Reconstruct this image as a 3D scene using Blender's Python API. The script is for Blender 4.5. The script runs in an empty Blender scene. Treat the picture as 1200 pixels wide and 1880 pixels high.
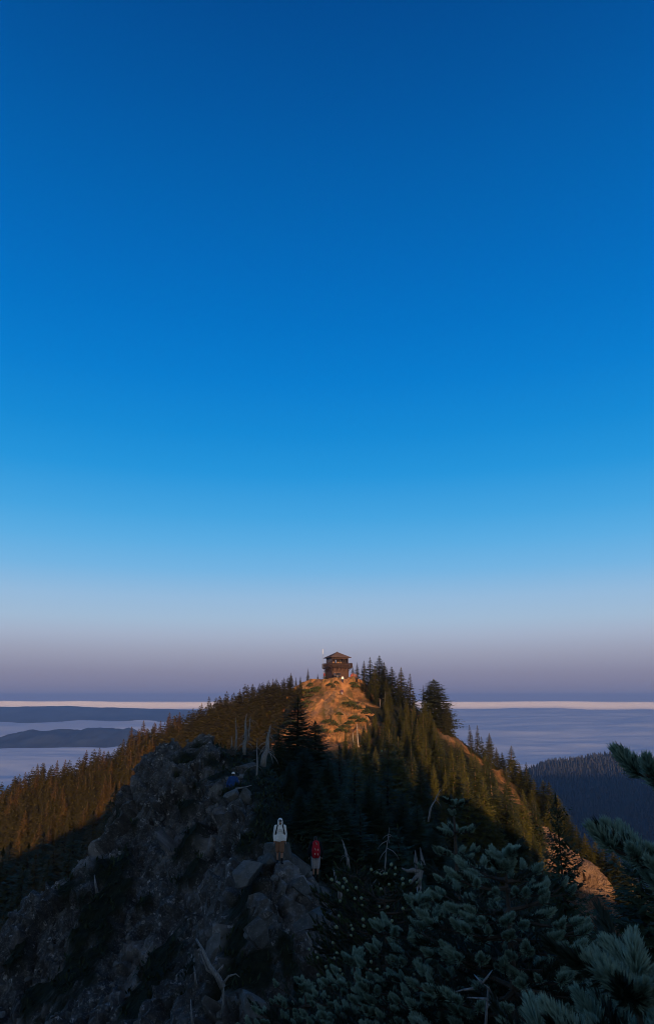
import bpy, math, random
import numpy as np
from mathutils import Vector, Matrix, Euler

# ------------------------------------------------------------------ camera, sky, sun, exposure
SC = bpy.context.scene
COL = SC.collection
FPX, PITCH = 1287.0, math.radians(15.05)
cam_d = bpy.data.cameras.new('camera'); cam = bpy.data.objects.new('camera', cam_d); COL.objects.link(cam)
cam.location = (0, 0, 0); cam.rotation_euler = (math.radians(90) + PITCH, 0, 0)
cam_d.sensor_fit = 'HORIZONTAL'; cam_d.sensor_width = 36.0; cam_d.lens = FPX / 1200 * 36.0
cam_d.clip_start = 0.05; cam_d.clip_end = 90000
cam_d.dof.use_dof = True; cam_d.dof.focus_distance = 30.0; cam_d.dof.aperture_fstop = 13.0
SC.camera = cam

SUN_EL, SUN_AZ = math.radians(7.0), math.radians(8.0)      # azimuth: to the right of straight behind the camera
sun_dir = Vector((math.sin(SUN_AZ) * math.cos(SUN_EL), -math.cos(SUN_AZ) * math.cos(SUN_EL), math.sin(SUN_EL)))
W = bpy.data.worlds.new('World'); SC.world = W; W.use_nodes = True
def build_sky():
    nt = W.node_tree; nt.nodes.clear(); N = nt.nodes.new; L = nt.links.new
    out = N('ShaderNodeOutputWorld'); bg = N('ShaderNodeBackground'); tc = N('ShaderNodeTexCoord')
    sep = N('ShaderNodeSeparateXYZ'); L(tc.outputs['Generated'], sep.inputs[0])
    asn = N('ShaderNodeMath'); asn.operation = 'ARCSINE'; L(sep.outputs['Z'], asn.inputs[0])
    mr = N('ShaderNodeMapRange'); L(asn.outputs[0], mr.inputs['Value'])
    mr.inputs['From Min'].default_value = math.radians(-10); mr.inputs['From Max'].default_value = math.radians(90)
    ramp = N('ShaderNodeValToRGB'); L(mr.outputs[0], ramp.inputs[0])
    ramp.color_ramp.interpolation = 'LINEAR'
    stops = [(-10, 74, 74, 98), (-1, 166, 152, 164), (0.4, 162, 149, 162), (1.0, 146, 138, 157), (2, 148, 143, 162), (3.6, 164, 166, 184), (5.0, 172, 184, 205),
             (6.2, 168, 193, 217), (8, 153, 191, 224), (10.2, 118, 183, 229), (12.4, 92, 175, 229), (14.6, 68, 165, 226), (18, 36, 150, 220),
             (21.3, 18, 138, 213), (25.5, 4, 125, 206), (30, 0, 114, 197), (34, 0, 106, 188), (38, 0, 99, 178),
             (45, 0, 86, 161), (51, 0, 75, 146), (65, 0, 64, 124), (90, 0, 55, 108)]
    def lin(c):
        c = c / 255.0
        return c / 12.92 if c <= 0.04045 else ((c + 0.055) / 1.055) ** 2.4
    cr = ramp.color_ramp
    while len(cr.elements) < len(stops): cr.elements.new(0.5)
    for e, s in zip(cr.elements, stops):
        e.position = (s[0] + 10) / 100.0; e.color = (lin(s[1]), lin(s[2]), lin(s[3]), 1)
    for e, s in zip(cr.elements, stops): e.position = (s[0] + 10) / 100.0
    sky = N('ShaderNodeTexSky'); sky.sky_type = 'NISHITA'; sky.sun_disc = False
    sky.sun_elevation = SUN_EL; sky.sun_rotation = math.pi - SUN_AZ; sky.altitude = 1800
    sc = N('ShaderNodeVectorMath'); sc.operation = 'SCALE'; L(sky.outputs[0], sc.inputs[0]); sc.inputs['Scale'].default_value = 0.13
    dot = N('ShaderNodeVectorMath'); dot.operation = 'DOT_PRODUCT'; L(tc.outputs['Generated'], dot.inputs[0]); dot.inputs[1].default_value = sun_dir
    f = N('ShaderNodeMapRange'); f.interpolation_type = 'SMOOTHSTEP'; L(dot.outputs['Value'], f.inputs['Value'])
    f.inputs['From Min'].default_value = -0.45; f.inputs['From Max'].default_value = 0.75
    mx = N('ShaderNodeMix'); mx.data_type = 'RGBA'; L(f.outputs[0], mx.inputs['Factor']); L(ramp.outputs[0], mx.inputs['A']); L(sc.outputs[0], mx.inputs['B'])
    L(mx.outputs['Result'], bg.inputs['Color']); bg.inputs['Strength'].default_value = 0.76
    L(bg.outputs[0], out.inputs['Surface'])
build_sky()
sun_d = bpy.data.lights.new('sun', 'SUN'); sun = bpy.data.objects.new('sun', sun_d); COL.objects.link(sun)
sun_d.energy = 5.0; sun_d.color = (1.0, 0.60, 0.31); sun_d.angle = math.radians(0.5)
sun.rotation_euler = sun_dir.to_track_quat('Z', 'Y').to_euler()
SC.view_settings.view_transform = 'Standard'; SC.view_settings.look = 'None'
SC.view_settings.exposure = 0.4; SC.view_settings.gamma = 1.0; SC.view_settings.use_curve_mapping = False
SC.cycles.use_denoising = True; SC.cycles.filter_width = 0.9
SC.cycles.max_bounces = 5; SC.cycles.diffuse_bounces = 2; SC.cycles.glossy_bounces = 2; SC.cycles.transmission_bounces = 3
SC.cycles.transparent_max_bounces = 6; SC.cycles.volume_bounces = 0

# ------------------------------------------------------------------ helpers
RNG = np.random.default_rng(11)
def ray(px, py):
    c, s = math.cos(PITCH), math.sin(PITCH)
    a, b = (px - 600), (940 - py)
    return np.array([a, c * FPX - s * b, s * FPX + c * b])
def at(px, py, Y):
    d = ray(px, py); return d * (Y / d[1])
def pxm(p):                       # photograph pixels per metre at a point
    return FPX / (p[1] * math.cos(PITCH) + p[2] * math.sin(PITCH))

def hash3(i, seed=0):
    i = i.astype(np.int64)
    h = (i[..., 0] * 374761393 + i[..., 1] * 668265263 + i[..., 2] * 1274126177 + seed * 144665) & 0x7fffffff
    h = ((h ^ (h >> 13)) * 1103515245 + 12345) & 0x7fffffff
    h = ((h ^ (h >> 15)) * 22695477 + 1) & 0x7fffffff
    return ((h ^ (h >> 11)) & 0xffffff) / float(0x1000000)
def vnoise(p, seed=0):
    i = np.floor(p); f = p - i; f = f * f * (3 - 2 * f); r = 0
    for dx in (0, 1):
        for dy in (0, 1):
            for dz in (0, 1):
                w = (f[..., 0] if dx else 1 - f[..., 0]) * (f[..., 1] if dy else 1 - f[..., 1]) * (f[..., 2] if dz else 1 - f[..., 2])
                r = r + w * hash3(i + np.array([dx, dy, dz]), seed)
    return r * 2 - 1
def fbm(p, seed=0, oct=4, gain=0.5, lac=2.03):
    a, r, q = 1.0, 0, p
    for k in range(oct):
        r = r + a * vnoise(q, seed + k * 17); a *= gain; q = q * lac + 3.7
    return r
def blocks(p, seed=0):
    """3-D cells: returns (per-cell offset with a tilted face, crack closeness)."""
    i = np.floor(p); best = np.full(p.shape[:-1], 9e9); second = best.copy(); val = np.zeros_like(best)
    for dx in (-1, 0, 1):
        for dy in (-1, 0, 1):
            for dz in (-1, 0, 1):
                c = i + np.array([dx, dy, dz])
                j = np.stack([hash3(c, seed + 1), hash3(c, seed + 2), hash3(c, seed + 3)], -1)
                d = p - (c + j); dd = (d * d).sum(-1)
                tilt = np.stack([hash3(c, seed + 4), hash3(c, seed + 5), hash3(c, seed + 6)], -1) - 0.5
                v = hash3(c, seed + 7) - 0.5 + 1.1 * (d * tilt).sum(-1)
                closer = dd < best
                second = np.where(closer, best, np.minimum(second, dd))
                val = np.where(closer, v, val); best = np.where(closer, dd, best)
    return val, np.sqrt(second) - np.sqrt(best)

def tag(o, label=None, cat=None, group=None, kind=None):
    if label: o['label'] = label
    if cat: o['category'] = cat
    if group: o['group'] = group
    if kind: o['kind'] = kind
    return o
def link(o, parent=None):
    COL.objects.link(o)
    if parent is not None: o.parent = parent
    return o
def empty(name, loc=(0, 0, 0), rz=0.0):
    o = bpy.data.objects.new(name, None); o.empty_display_size = 0.1
    o.location = loc; o.rotation_euler = (0, 0, rz); return link(o)
def mesh_data(name, V, F, mats, smooth=False, attrs=None, midx=None):
    """V (n,3); F (m,k) array or list of polygons."""
    me = bpy.data.meshes.new(name); V = np.asarray(V, dtype=np.float32)
    if isinstance(F, np.ndarray):
        k = F.shape[1]; me.vertices.add(len(V)); me.loops.add(F.size); me.polygons.add(len(F))
        me.vertices.foreach_set('co', V.ravel()); me.loops.foreach_set('vertex_index', F.astype(np.int32).ravel())
        me.polygons.foreach_set('loop_start', np.arange(0, F.size, k, dtype=np.int32))
        me.polygons.foreach_set('loop_total', np.full(len(F), k, dtype=np.int32))
        me.update(calc_edges=True)
    else:
        me.from_pydata([tuple(v) for v in V.tolist()], [], F); me.update()
    for m in (mats if isinstance(mats, (list, tuple)) else [mats]): me.materials.append(m)
    if midx is not None: me.polygons.foreach_set('material_index', np.asarray(midx, dtype=np.int32))
    me.polygons.foreach_set('use_smooth', np.full(len(me.polygons), bool(smooth)))
    for an, av in (attrs or {}).items():
        a = me.attributes.new(an, 'FLOAT', 'POINT'); a.data.foreach_set('value', np.asarray(av, dtype=np.float32))
    return me
def obj(name, me, parent=None):
    return link(bpy.data.objects.new(name, me), parent)

class MB:
    """collects boxes, tubes and polygons into one mesh"""
    def __init__(s): s.v, s.f = [], []
    def add(s, V, F):
        b = len(s.v); s.v += [tuple(map(float, v)) for v in V]; s.f += [tuple(i + b for i in f) for f in F]; return s
    def box(s, c, d, M=None):
        V = []
        for x in (-.5, .5):
            for y in (-.5, .5):
                for z in (-.5, .5): V.append(Vector((x * d[0], y * d[1], z * d[2])))
        if M is not None: V = [M @ v for v in V]
        V = [v + Vector(c) for v in V]
        return s.add(V, [(0, 1, 3, 2), (4, 6, 7, 5), (0, 4, 5, 1), (2, 3, 7, 6), (0, 2, 6, 4), (1, 5, 7, 3)])
    def tube(s, pts, rad, n=6, cap=True):
        pts = [Vector(p) for p in pts]; V = []; F = []
        if not hasattr(rad, '__len__'): rad = [rad] * len(pts)
        prev = None
        for i, p in enumerate(pts):
            t = (pts[min(i + 1, len(pts) - 1)] - pts[max(i - 1, 0)])
            t = t.normalized() if t.length > 1e-9 else Vector((0, 0, 1))
            if prev is None:
                a = t.orthogonal().normalized()
            else:
                a = prev - t * prev.dot(t); a = a.normalized() if a.length > 1e-6 else t.orthogonal().normalized()
            prev = a; b = t.cross(a)
            for k in range(n):
                w = 2 * math.pi * k / n; V.append(p + (a * math.cos(w) + b * math.sin(w)) * rad[i])
        for i in range(len(pts) - 1):
            for k in range(n):
                F.append((i * n + k, i * n + (k + 1) % n, (i + 1) * n + (k + 1) % n, (i + 1) * n + k))
        if cap:
            F.append(tuple(range(n))[::-1]); F.append(tuple((len(pts) - 1) * n + k for k in range(n)))
        return s.add(V, F)
    def ball(s, c, r, M=None, nu=10, nv=6):
        r = r if hasattr(r, '__len__') else (r, r, r); V = [Vector((0, 0, -r[2]))]; F = []
        for j in range(1, nv):
            th = math.pi * j / nv
            for k in range(nu):
                ph = 2 * math.pi * k / nu
                V.append(Vector((r[0] * math.sin(th) * math.cos(ph), r[1] * math.sin(th) * math.sin(ph), -r[2] * math.cos(th))))
        V.append(Vector((0, 0, r[2]))); n = len(V) - 1
        for k in range(nu):
            F.append((0, 1 + (k + 1) % nu, 1 + k)); F.append((n, n - nu + k, n - nu + (k + 1) % nu))
        for j in range(nv - 2):
            for k in range(nu):
                a = 1 + j * nu; F.append((a + k, a + (k + 1) % nu, a + nu + (k + 1) % nu, a + nu + k))
        if M is not None: V = [M @ v for v in V]
        return s.add([v + Vector(c) for v in V], F)
    def data(s, name, m, smooth=False): return mesh_data(name, np.array(s.v), s.f, m, smooth)
    def build(s, name, m, parent=None, smooth=False): return obj(name, s.data(name, m, smooth), parent)

# ------------------------------------------------------------------ materials
class NT:
    def __init__(s, name):
        s.m = bpy.data.materials.new(name); s.m.use_nodes = True; s.t = s.m.node_tree; s.t.nodes.clear()
        s.out = s.n('ShaderNodeOutputMaterial'); s.b = s.n('ShaderNodeBsdfPrincipled'); s.l(s.b.outputs[0], s.out.inputs[0])
    def n(s, k, **kw):
        x = s.t.nodes.new(k)
        for a, b in kw.items(): setattr(x, a, b)
        return x
    def l(s, a, b): s.t.links.new(a, b)
    def coord(s, kind='Object', scale=(1, 1, 1)):
        tc = s.n('ShaderNodeTexCoord'); mp = s.n('ShaderNodeMapping'); s.l(tc.outputs[kind], mp.inputs[0]); mp.inputs['Scale'].default_value = scale
        return mp.outputs[0]
    def noise(s, co, scale, detail=5, rough=0.6):
        x = s.n('ShaderNodeTexNoise'); s.l(co, x.inputs['Vector']); x.inputs['Scale'].default_value = scale
        x.inputs['Detail'].default_value = detail; x.inputs['Roughness'].default_value = rough; return x.outputs['Fac']
    def ramp(s, fac, stops, interp='LINEAR'):
        r = s.n('ShaderNodeValToRGB'); s.l(fac, r.inputs[0]); cr = r.color_ramp; cr.interpolation = interp
        while len(cr.elements) < len(stops): cr.elements.new(0.5)
        for e, (p, c) in zip(cr.elements, stops):
            e.position = p; e.color = (*c, 1) if hasattr(c, '__len__') else (c, c, c, 1)
        return r.outputs[0]
    def mix(s, f, a, b, mode='MIX'):
        x = s.n('ShaderNodeMix', data_type='RGBA', blend_type=mode)
        for v, i in ((f, 'Factor'), (a, 'A'), (b, 'B')):
            if hasattr(v, 'node'): s.l(v, x.inputs[i])
            elif i == 'Factor': x.inputs[i].default_value = v
            else: x.inputs[i].default_value = (*v, 1)
        return x.outputs['Result']
    def math(s, op, a, b=0.0, clamp=False):
        x = s.n('ShaderNodeMath', operation=op, use_clamp=clamp)
        for k, v in enumerate((a, b)):
            if hasattr(v, 'node'): s.l(v, x.inputs[k])
            else: x.inputs[k].default_value = v
        return x.outputs[0]
    def attr(s, name):
        a = s.n('ShaderNodeAttribute', attribute_name=name); return a.outputs['Fac']
    def bump(s, h, strength=0.5, dist=0.05):
        b = s.n('ShaderNodeBump'); s.l(h, b.inputs['Height']); b.inputs['Strength'].default_value = strength; b.inputs['Distance'].default_value = dist
        s.l(b.outputs[0], s.b.inputs['Normal'])
    def done(s, col=None, rough=0.85, spec=0.2, **kw):
        if col is not None:
            if hasattr(col, 'node'): s.l(col, s.b.inputs['Base Color'])
            else: s.b.inputs['Base Color'].default_value = (*col, 1)
        s.b.inputs['Roughness'].default_value = rough; s.b.inputs['Specular IOR Level'].default_value = spec
        for k, v in kw.items(): s.b.inputs[k].default_value = v
        return s.m
def plain(name, c, rough=0.8, spec=0.2, var=0.25, scale=9.0, bump=0.0, **kw):
    t = NT(name); co = t.coord(); n = t.noise(co, scale, 4)
    lo, hi = tuple(x * (1 - var) for x in c), tuple(min(1, x * (1 + var)) for x in c)
    col = t.ramp(n, [(0.3, lo), (0.7, hi)])
    if bump: t.bump(t.noise(co, scale * 6, 3), bump, 0.01)
    return t.done(col, rough, spec, **kw)
def foliage(name, a, b, c, rough=0.75, spec=0.12):
    t = NT(name); oi = t.n('ShaderNodeObjectInfo'); co = t.coord('Object')
    n = t.noise(co, 1.3, 3); col = t.ramp(n, [(0.32, a), (0.68, b)])
    col = t.mix(t.ramp(oi.outputs['Random'], [(0.46, 0.0), (0.78, 0.88)]), col, c)
    col = t.mix(t.attr('tint'), col, c)
    return t.done(col, rough, spec)
M = {}
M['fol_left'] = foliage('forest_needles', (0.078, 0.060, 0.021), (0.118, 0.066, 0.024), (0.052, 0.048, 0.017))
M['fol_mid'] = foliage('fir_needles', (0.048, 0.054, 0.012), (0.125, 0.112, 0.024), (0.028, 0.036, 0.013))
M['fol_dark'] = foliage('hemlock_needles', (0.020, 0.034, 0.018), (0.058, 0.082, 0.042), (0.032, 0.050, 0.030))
M['fol_summit'] = foliage('subalpine_needles', (0.030, 0.040, 0.016), (0.066, 0.072, 0.026), (0.050, 0.050, 0.022))
M['russet'] = foliage('russet_leaves', (0.12, 0.055, 0.022), (0.20, 0.085, 0.032), (0.10, 0.065, 0.025))
M['bark'] = plain('bark', (0.10, 0.070, 0.050), 0.9, 0.1, 0.4, 6, 0.5)
M['bark_dark'] = plain('dark_bark', (0.030, 0.026, 0.023), 0.9, 0.1, 0.4, 6, 0.5)
def deadwood():
    t = NT('weathered_wood'); co = t.coord('Object', (9, 9, 1.1)); n = t.noise(co, 4.0, 5)
    col = t.ramp(n, [(0.3, (0.08, 0.078, 0.076)), (0.55, (0.24, 0.238, 0.24)), (0.8, (0.40, 0.395, 0.40))])
    t.bump(n, 0.6, 0.02); return t.done(col, 0.85, 0.15)
M['dead'] = deadwood()
M['dead_warm'] = plain('sunny_dead_wood', (0.36, 0.30, 0.24), 0.85, 0.15, 0.3, 5)  # sunlit copy of the dead wood, warm light put into its colour

def rock_mat():
    t = NT('ridge_rock_and_heath'); co = t.coord('Object'); rock = t.attr('rock'); crack = t.attr('crack'); tone = t.attr('tone')
    big = t.noise(co, 0.35, 5); mid = t.noise(co, 2.2, 7, 0.7); fine = t.noise(co, 11.0, 6, 0.75)
    v = t.n('ShaderNodeTexVoronoi'); t.l(t.coord('Object', (1, 1, 0.8)), v.inputs['Vector']); v.inputs['Scale'].default_value = 5.5
    base = t.ramp(mid, [(0.28, (0.022, 0.023, 0.024)), (0.5, (0.076, 0.077, 0.078)), (0.72, (0.20, 0.20, 0.20))])
    base = t.mix(t.math('MULTIPLY', big, 0.75), base, (0.060, 0.061, 0.062))
    base = t.mix(t.ramp(fine, [(0.52, 0.0), (0.66, 0.75)]), base, (0.30, 0.30, 0.305))          # lichen flecks
    lich = t.math('MULTIPLY', t.ramp(v.outputs['Color'], [(0.80, 0.0), (0.84, 1.0)], 'LINEAR'), t.ramp(fine, [(0.46, 0.0), (0.56, 0.85)]))
    base = t.mix(lich, base, (0.46, 0.46, 0.47))
    base = t.mix(t.math('MULTIPLY', tone, 0.8, True), base, (0.34, 0.33, 0.33))
    base = t.mix(crack, base, (0.040, 0.038, 0.037))
    veg = t.ramp(t.noise(co, 3.5, 6), [(0.3, (0.008, 0.011, 0.006)), (0.7, (0.024, 0.029, 0.015))])
    col = t.mix(rock, veg, base)
    h = t.math('ADD', t.math('MULTIPLY', mid, 0.6), t.math('MULTIPLY', fine, 0.5)); t.bump(h, 1.0, 0.16)
    return t.done(col, 0.9, 0.15)
M['rock'] = rock_mat()
def boulder_mat(name, a, b):
    t = NT(name); co = t.coord('Object'); mid = t.noise(co, 3.0, 7, 0.7); fine = t.noise(co, 14.0, 6, 0.75)
    col = t.ramp(mid, [(0.3, a), (0.7, b)]); col = t.mix(t.ramp(fine, [(0.58, 0.0), (0.68, 0.7)]), col, (0.33, 0.33, 0.34))
    t.bump(t.math('ADD', mid, t.math('MULTIPLY', fine, 0.6)), 0.9, 0.08); return t.done(col, 0.9, 0.15)
M['boulder'] = boulder_mat('grey_boulder', (0.050, 0.052, 0.052), (0.125, 0.128, 0.127))
M['boulder_pale'] = boulder_mat('pale_boulder', (0.080, 0.082, 0.081), (0.19, 0.192, 0.19))
def mountain_mat():
    t = NT('dry_grass_and_soil'); co = t.coord('Object'); bald = t.attr('bald'); cliff = t.attr('cliff')
    big = t.noise(co, 0.16, 6, 0.65); mid = t.noise(co, 0.9, 6, 0.7); fine = t.noise(co, 4.0, 5, 0.7)
    wav = t.noise(t.coord('Object', (0.9, 0.15, 0.25)), 0.9, 5, 0.65)
    grass = t.ramp(mid, [(0.3, (0.17, 0.080, 0.032)), (0.5, (0.35, 0.168, 0.070)), (0.72, (0.46, 0.245, 0.118))])
    grass = t.mix(t.ramp(wav, [(0.48, 0.0), (0.62, 0.8)]), grass, (0.12, 0.095, 0.040))
    grass = t.mix(t.ramp(big, [(0.50, 0.0), (0.62, 0.75)]), grass, (0.10, 0.085, 0.035))
    under = t.ramp(fine, [(0.3, (0.014, 0.016, 0.008)), (0.55, (0.040, 0.038, 0.018)), (0.75, (0.085, 0.072, 0.036))])
    rockc = t.ramp(fine, [(0.3, (0.085, 0.054, 0.036)), (0.5, (0.20, 0.130, 0.090)), (0.72, (0.33, 0.225, 0.160))])
    grass = t.mix(t.math('MULTIPLY', t.attr('path'), .85), grass, (0.50, 0.245, 0.110))
    col = t.mix(bald, under, grass); col = t.mix(cliff, col, rockc)
    t.bump(t.math('ADD', mid, fine), 0.9, 0.5); return t.done(col, 0.95, 0.05)
M['mountain'] = mountain_mat()
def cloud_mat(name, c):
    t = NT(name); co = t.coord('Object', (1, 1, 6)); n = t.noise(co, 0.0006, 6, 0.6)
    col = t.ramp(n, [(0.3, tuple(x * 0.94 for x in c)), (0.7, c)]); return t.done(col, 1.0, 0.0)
M['cloud'] = cloud_mat('cloud_painted_shade', (0.58, 0.66, 0.80))  # shade painted in: white cloud darkened and blued, only the bank stays white
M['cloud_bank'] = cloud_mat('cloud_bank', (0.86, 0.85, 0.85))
M['far_hill'] = plain('wooded_hill', (0.020, 0.024, 0.020), 0.95, 0.05, 0.35, 0.01)
M['far_fol'] = foliage('far_needles', (0.020, 0.024, 0.021), (0.034, 0.036, 0.031), (0.028, 0.030, 0.026))
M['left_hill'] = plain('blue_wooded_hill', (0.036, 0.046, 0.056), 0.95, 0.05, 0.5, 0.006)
def haze_mat(d):
    m = bpy.data.materials.new('haze'); m.use_nodes = True; nt = m.node_tree; nt.nodes.clear()
    o = nt.nodes.new('ShaderNodeOutputMaterial'); v = nt.nodes.new('ShaderNodeVolumePrincipled')
    v.inputs['Color'].default_value = (0.52, 0.68, 1.0, 1); v.inputs['Density'].default_value = d; v.inputs['Anisotropy'].default_value = 0.6
    nt.links.new(v.outputs[0], o.inputs['Volume']); return m

# ------------------------------------------------------------------ terrain
CP = []
def cpx(*rows):
    for r in rows: CP.append(at(*r))
def cw(*rows):
    for r in rows: CP.append(np.array(r, float))
# the far summit and its left crest
cpx((620, 1247, 175), (590, 1249, 175), (560, 1255, 176), (660, 1252, 173), (505, 1284, 178), (440, 1310, 180), (380, 1336, 183), (300, 1376, 186), (200, 1416, 190), (100, 1452, 195), (0, 1487, 200), (-300, 1600, 225))
cw((2, 200, -4), (2, 240, -34), (-50, 215, -24), (-95, 235, -46), (-60, 260, -60), (30, 215, -18))
cpx((0, 1650, 180), (100, 1600, 178), (250, 1480, 172), (350, 1400, 172), (450, 1385, 160), (520, 1335, 160), (150, 1800, 158), (300, 1600, 152), (-200, 1800, 185))
# bald face of the summit
cpx((622, 1264, 168), (580, 1300, 158), (640, 1302, 156), (690, 1298, 160), (620, 1350, 147), (560, 1352, 149), (660, 1340, 147))
# bowl
cpx((700, 1420, 120), (780, 1480, 100), (650, 1450, 108), (700, 1550, 80), (860, 1440, 125), (850, 1560, 85), (900, 1500, 112), (950, 1560, 102), (900, 1720, 78), (1000, 1650, 104), (1050, 1710, 102))
# right crest and what falls away behind it
cpx((700, 1290, 166), (760, 1305, 160), (815, 1350, 150), (880, 1400, 141), (940, 1452, 133), (1000, 1522, 125), (1050, 1582, 119), (1105, 1640, 115), (1140, 1725, 110))
cw((32, 166, -12), (48, 150, -27), (58, 135, -40), (66, 118, -52), (80, 160, -60), (62, 95, -60), (60, 200, -50))
# near ridge: rock knob
cpx((500, 1880, 26), (300, 1880, 29.5), (150, 1880, 32), (0, 1880, 34), (512, 1588, 30), (480, 1600, 30.5), (430, 1700, 29.7), (578, 1616, 33), (605, 1640, 32.5), (560, 1700, 29.5),
    (428, 1452, 40), (400, 1442, 42), (445, 1520, 36), (385, 1362, 48), (345, 1388, 48), (240, 1422, 46), (215, 1480, 44.5), (190, 1560, 42), (110, 1592, 41), (60, 1660, 39.5), (0, 1712, 38),
    (300, 1500, 42), (300, 1600, 38), (200, 1700, 36.5), (350, 1700, 34), (100, 1750, 36), (420, 1390, 48), (460, 1410, 52))
cw((-18, 51, -14), (-22, 44, -22), (-13, 57, -9), (-7, 62, -6.5), (-20, 37, -20), (-18, 30, -19), (-28, 60, -28))
for q in ((240, 1422, 46), (222, 1460, 45), (212, 1500, 44), (200, 1540, 43), (110, 1592, 41), (60, 1660, 39.5), (0, 1712, 38)):
    p = at(*q); cw((p[0] - 2.2, p[1] + 2.2, p[2] - 4.5))
cpx((225, 1450, 45.4), (207, 1520, 43.6))
cpx((540, 1480, 55), (620, 1500, 50), (700, 1560, 45), (650, 1620, 37))
cw((10, 38, -12), (20, 48, -19), (14, 68, -16), (32, 78, -26), (0, 78, -12), (-15, 78, -14), (-32, 80, -27), (-32, 110, -34), (-65, 120, -54), (0, 100, -12.5))
# where the photographer stands, and the peak behind
cw((0, 0, -1.6), (0.6, 3, -2.4), (-0.4, -5, -0.9), (-4, 3, -4), (-3, 10, -7.2), (0, 12, -7.4), (0, 20, -10.6), (3, 6, -3.7), (3, 10, -5.8), (6, 14, -8.5), (4, 21, -9.8), (8, 9, -7), (13, 20, -13), (16, 5, -10),
   (-8, 8, -9.5), (-11, 20, -15), (30, 25, -24), (40, 55, -34), (-30, 10, -24), (-40, 40, -36), (-50, 70, -44), (0, -20, 5), (8, -14, 1), (-10, -14, 0))
P_PROFILE = [(-110, -36), (-80, -25), (-53, -15), (-25, -3), (-10, 5.5), (0, 9.5), (8, 10.5), (19, 8.5), (25, 0), (32, -4), (45, -11), (60, -18), (80, -25), (110, -36)]
for u, p in P_PROFILE:
    cw((u + 6.3, -45, p + 5.5), (u * 1.1 + 6.3, -75, p * 1.1 - 5))
cw((-200, 0, -95), (-200, 150, -105), (-200, 260, -120), (0, 330, -95), (150, 300, -120), (150, 150, -115), (150, 40, -95), (120, -60, -60), (-130, -60, -60), (-120, 90, -75), (110, 90, -88), (-100, 320, -110))
CP = np.array(CP)
def tps_fit(P, lam=0.02):
    n = len(P); X = P[:, :2] / 100.0
    d2 = ((X[:, None] - X[None]) ** 2).sum(-1); K = 0.5 * d2 * np.log(d2 + 1e-12)
    A = np.zeros((n + 3, n + 3)); A[:n, :n] = K + np.eye(n) * lam * 1e-3
    A[:n, n] = 1; A[:n, n + 1:] = X; A[n, :n] = 1; A[n + 1:, :n] = X.T
    return np.linalg.solve(A, np.concatenate([P[:, 2], np.zeros(3)])), X
TW, TX = tps_fit(CP)
def H(x, y):
    x = np.asarray(x, float); y = np.asarray(y, float); sh = x.shape
    q = np.stack([x.ravel(), y.ravel()], -1) / 100.0; out = np.empty(len(q)); n = len(TX)
    for k in range(0, len(q), 20000):
        s = q[k:k + 20000]; d2 = ((s[:, None] - TX[None]) ** 2).sum(-1)
        out[k:k + 20000] = (0.5 * d2 * np.log(d2 + 1e-12)) @ TW[:n] + TW[n] + s @ TW[n + 1:]
    return out.reshape(sh)
def ground_at(px, py, ymin=5.0, ymax=260.0):
    d = ray(px, py); ys = np.arange(ymin, ymax, 0.2); z = H(d[0] / d[1] * ys, ys); zr = d[2] / d[1] * ys
    below = np.nonzero(zr <= z)[0]
    if not len(below): return None
    y = ys[below[0]]; return np.array([d[0] / d[1] * y, y, z[below[0]]])

ROCK_EDGE = np.array([(24, -4.0), (26, -1.9), (27, -0.7), (29, 0.4), (32, -0.1), (33.5, -1.0), (36, -3.1), (41, -4.4), (47, -6.0), (52, -8.5), (60, -12)])
NX0, NX1, NY0, NY1 = -27.0, 21.0, 13.0, 64.0
def grid(x0, x1, y0, y1, st):
    xs = np.arange(x0, x1 + st * 0.5, st); ys = np.arange(y0, y1 + st * 0.5, st)
    X, Y = np.meshgrid(xs, ys); nx, ny = len(xs), len(ys); i = np.arange(nx * ny).reshape(ny, nx)
    F = np.stack([i[:-1, :-1], i[:-1, 1:], i[1:, 1:], i[1:, :-1]], -1).reshape(-1, 4)
    return X, Y, F
VEG = []           # patches of heath on the rock: (x, y, radius)
for px, py, r in ((205, 1600, 1.5), (190, 1650, 1.3), (170, 1700, 1.4), (150, 1760, 1.3), (120, 1830, 1.3), (345, 1540, 0.9), (340, 1480, 0.7), (350, 1600, 0.7), (440, 1660, 0.9), (440, 1720, 0.8),
                  (280, 1790, 1.1), (300, 1740, 0.8), (400, 1430, 1.2), (390, 1400, 0.6), (360, 1376, 0.7), (345, 1395, 0.8), (250, 1850, 1.0), (330, 1850, 0.7), (420, 1820, 0.9), (60, 1840, 0.9), (470, 1790, 0.8), (530, 1770, 0.6), (455, 1545, 0.6), (120, 1640, 0.5)):
    g = ground_at(px, py, 14)
    if g is not None: VEG.append((g[0], g[1], r))
def veg_mask(x, y, n):
    v = np.zeros_like(x)
    for vx, vy, r in VEG: v = np.maximum(v, 1 - np.clip((np.hypot(x - vx, (y - vy)) / r + n * 0.55 - 0.55) / 0.45, 0, 1))
    return v
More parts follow.
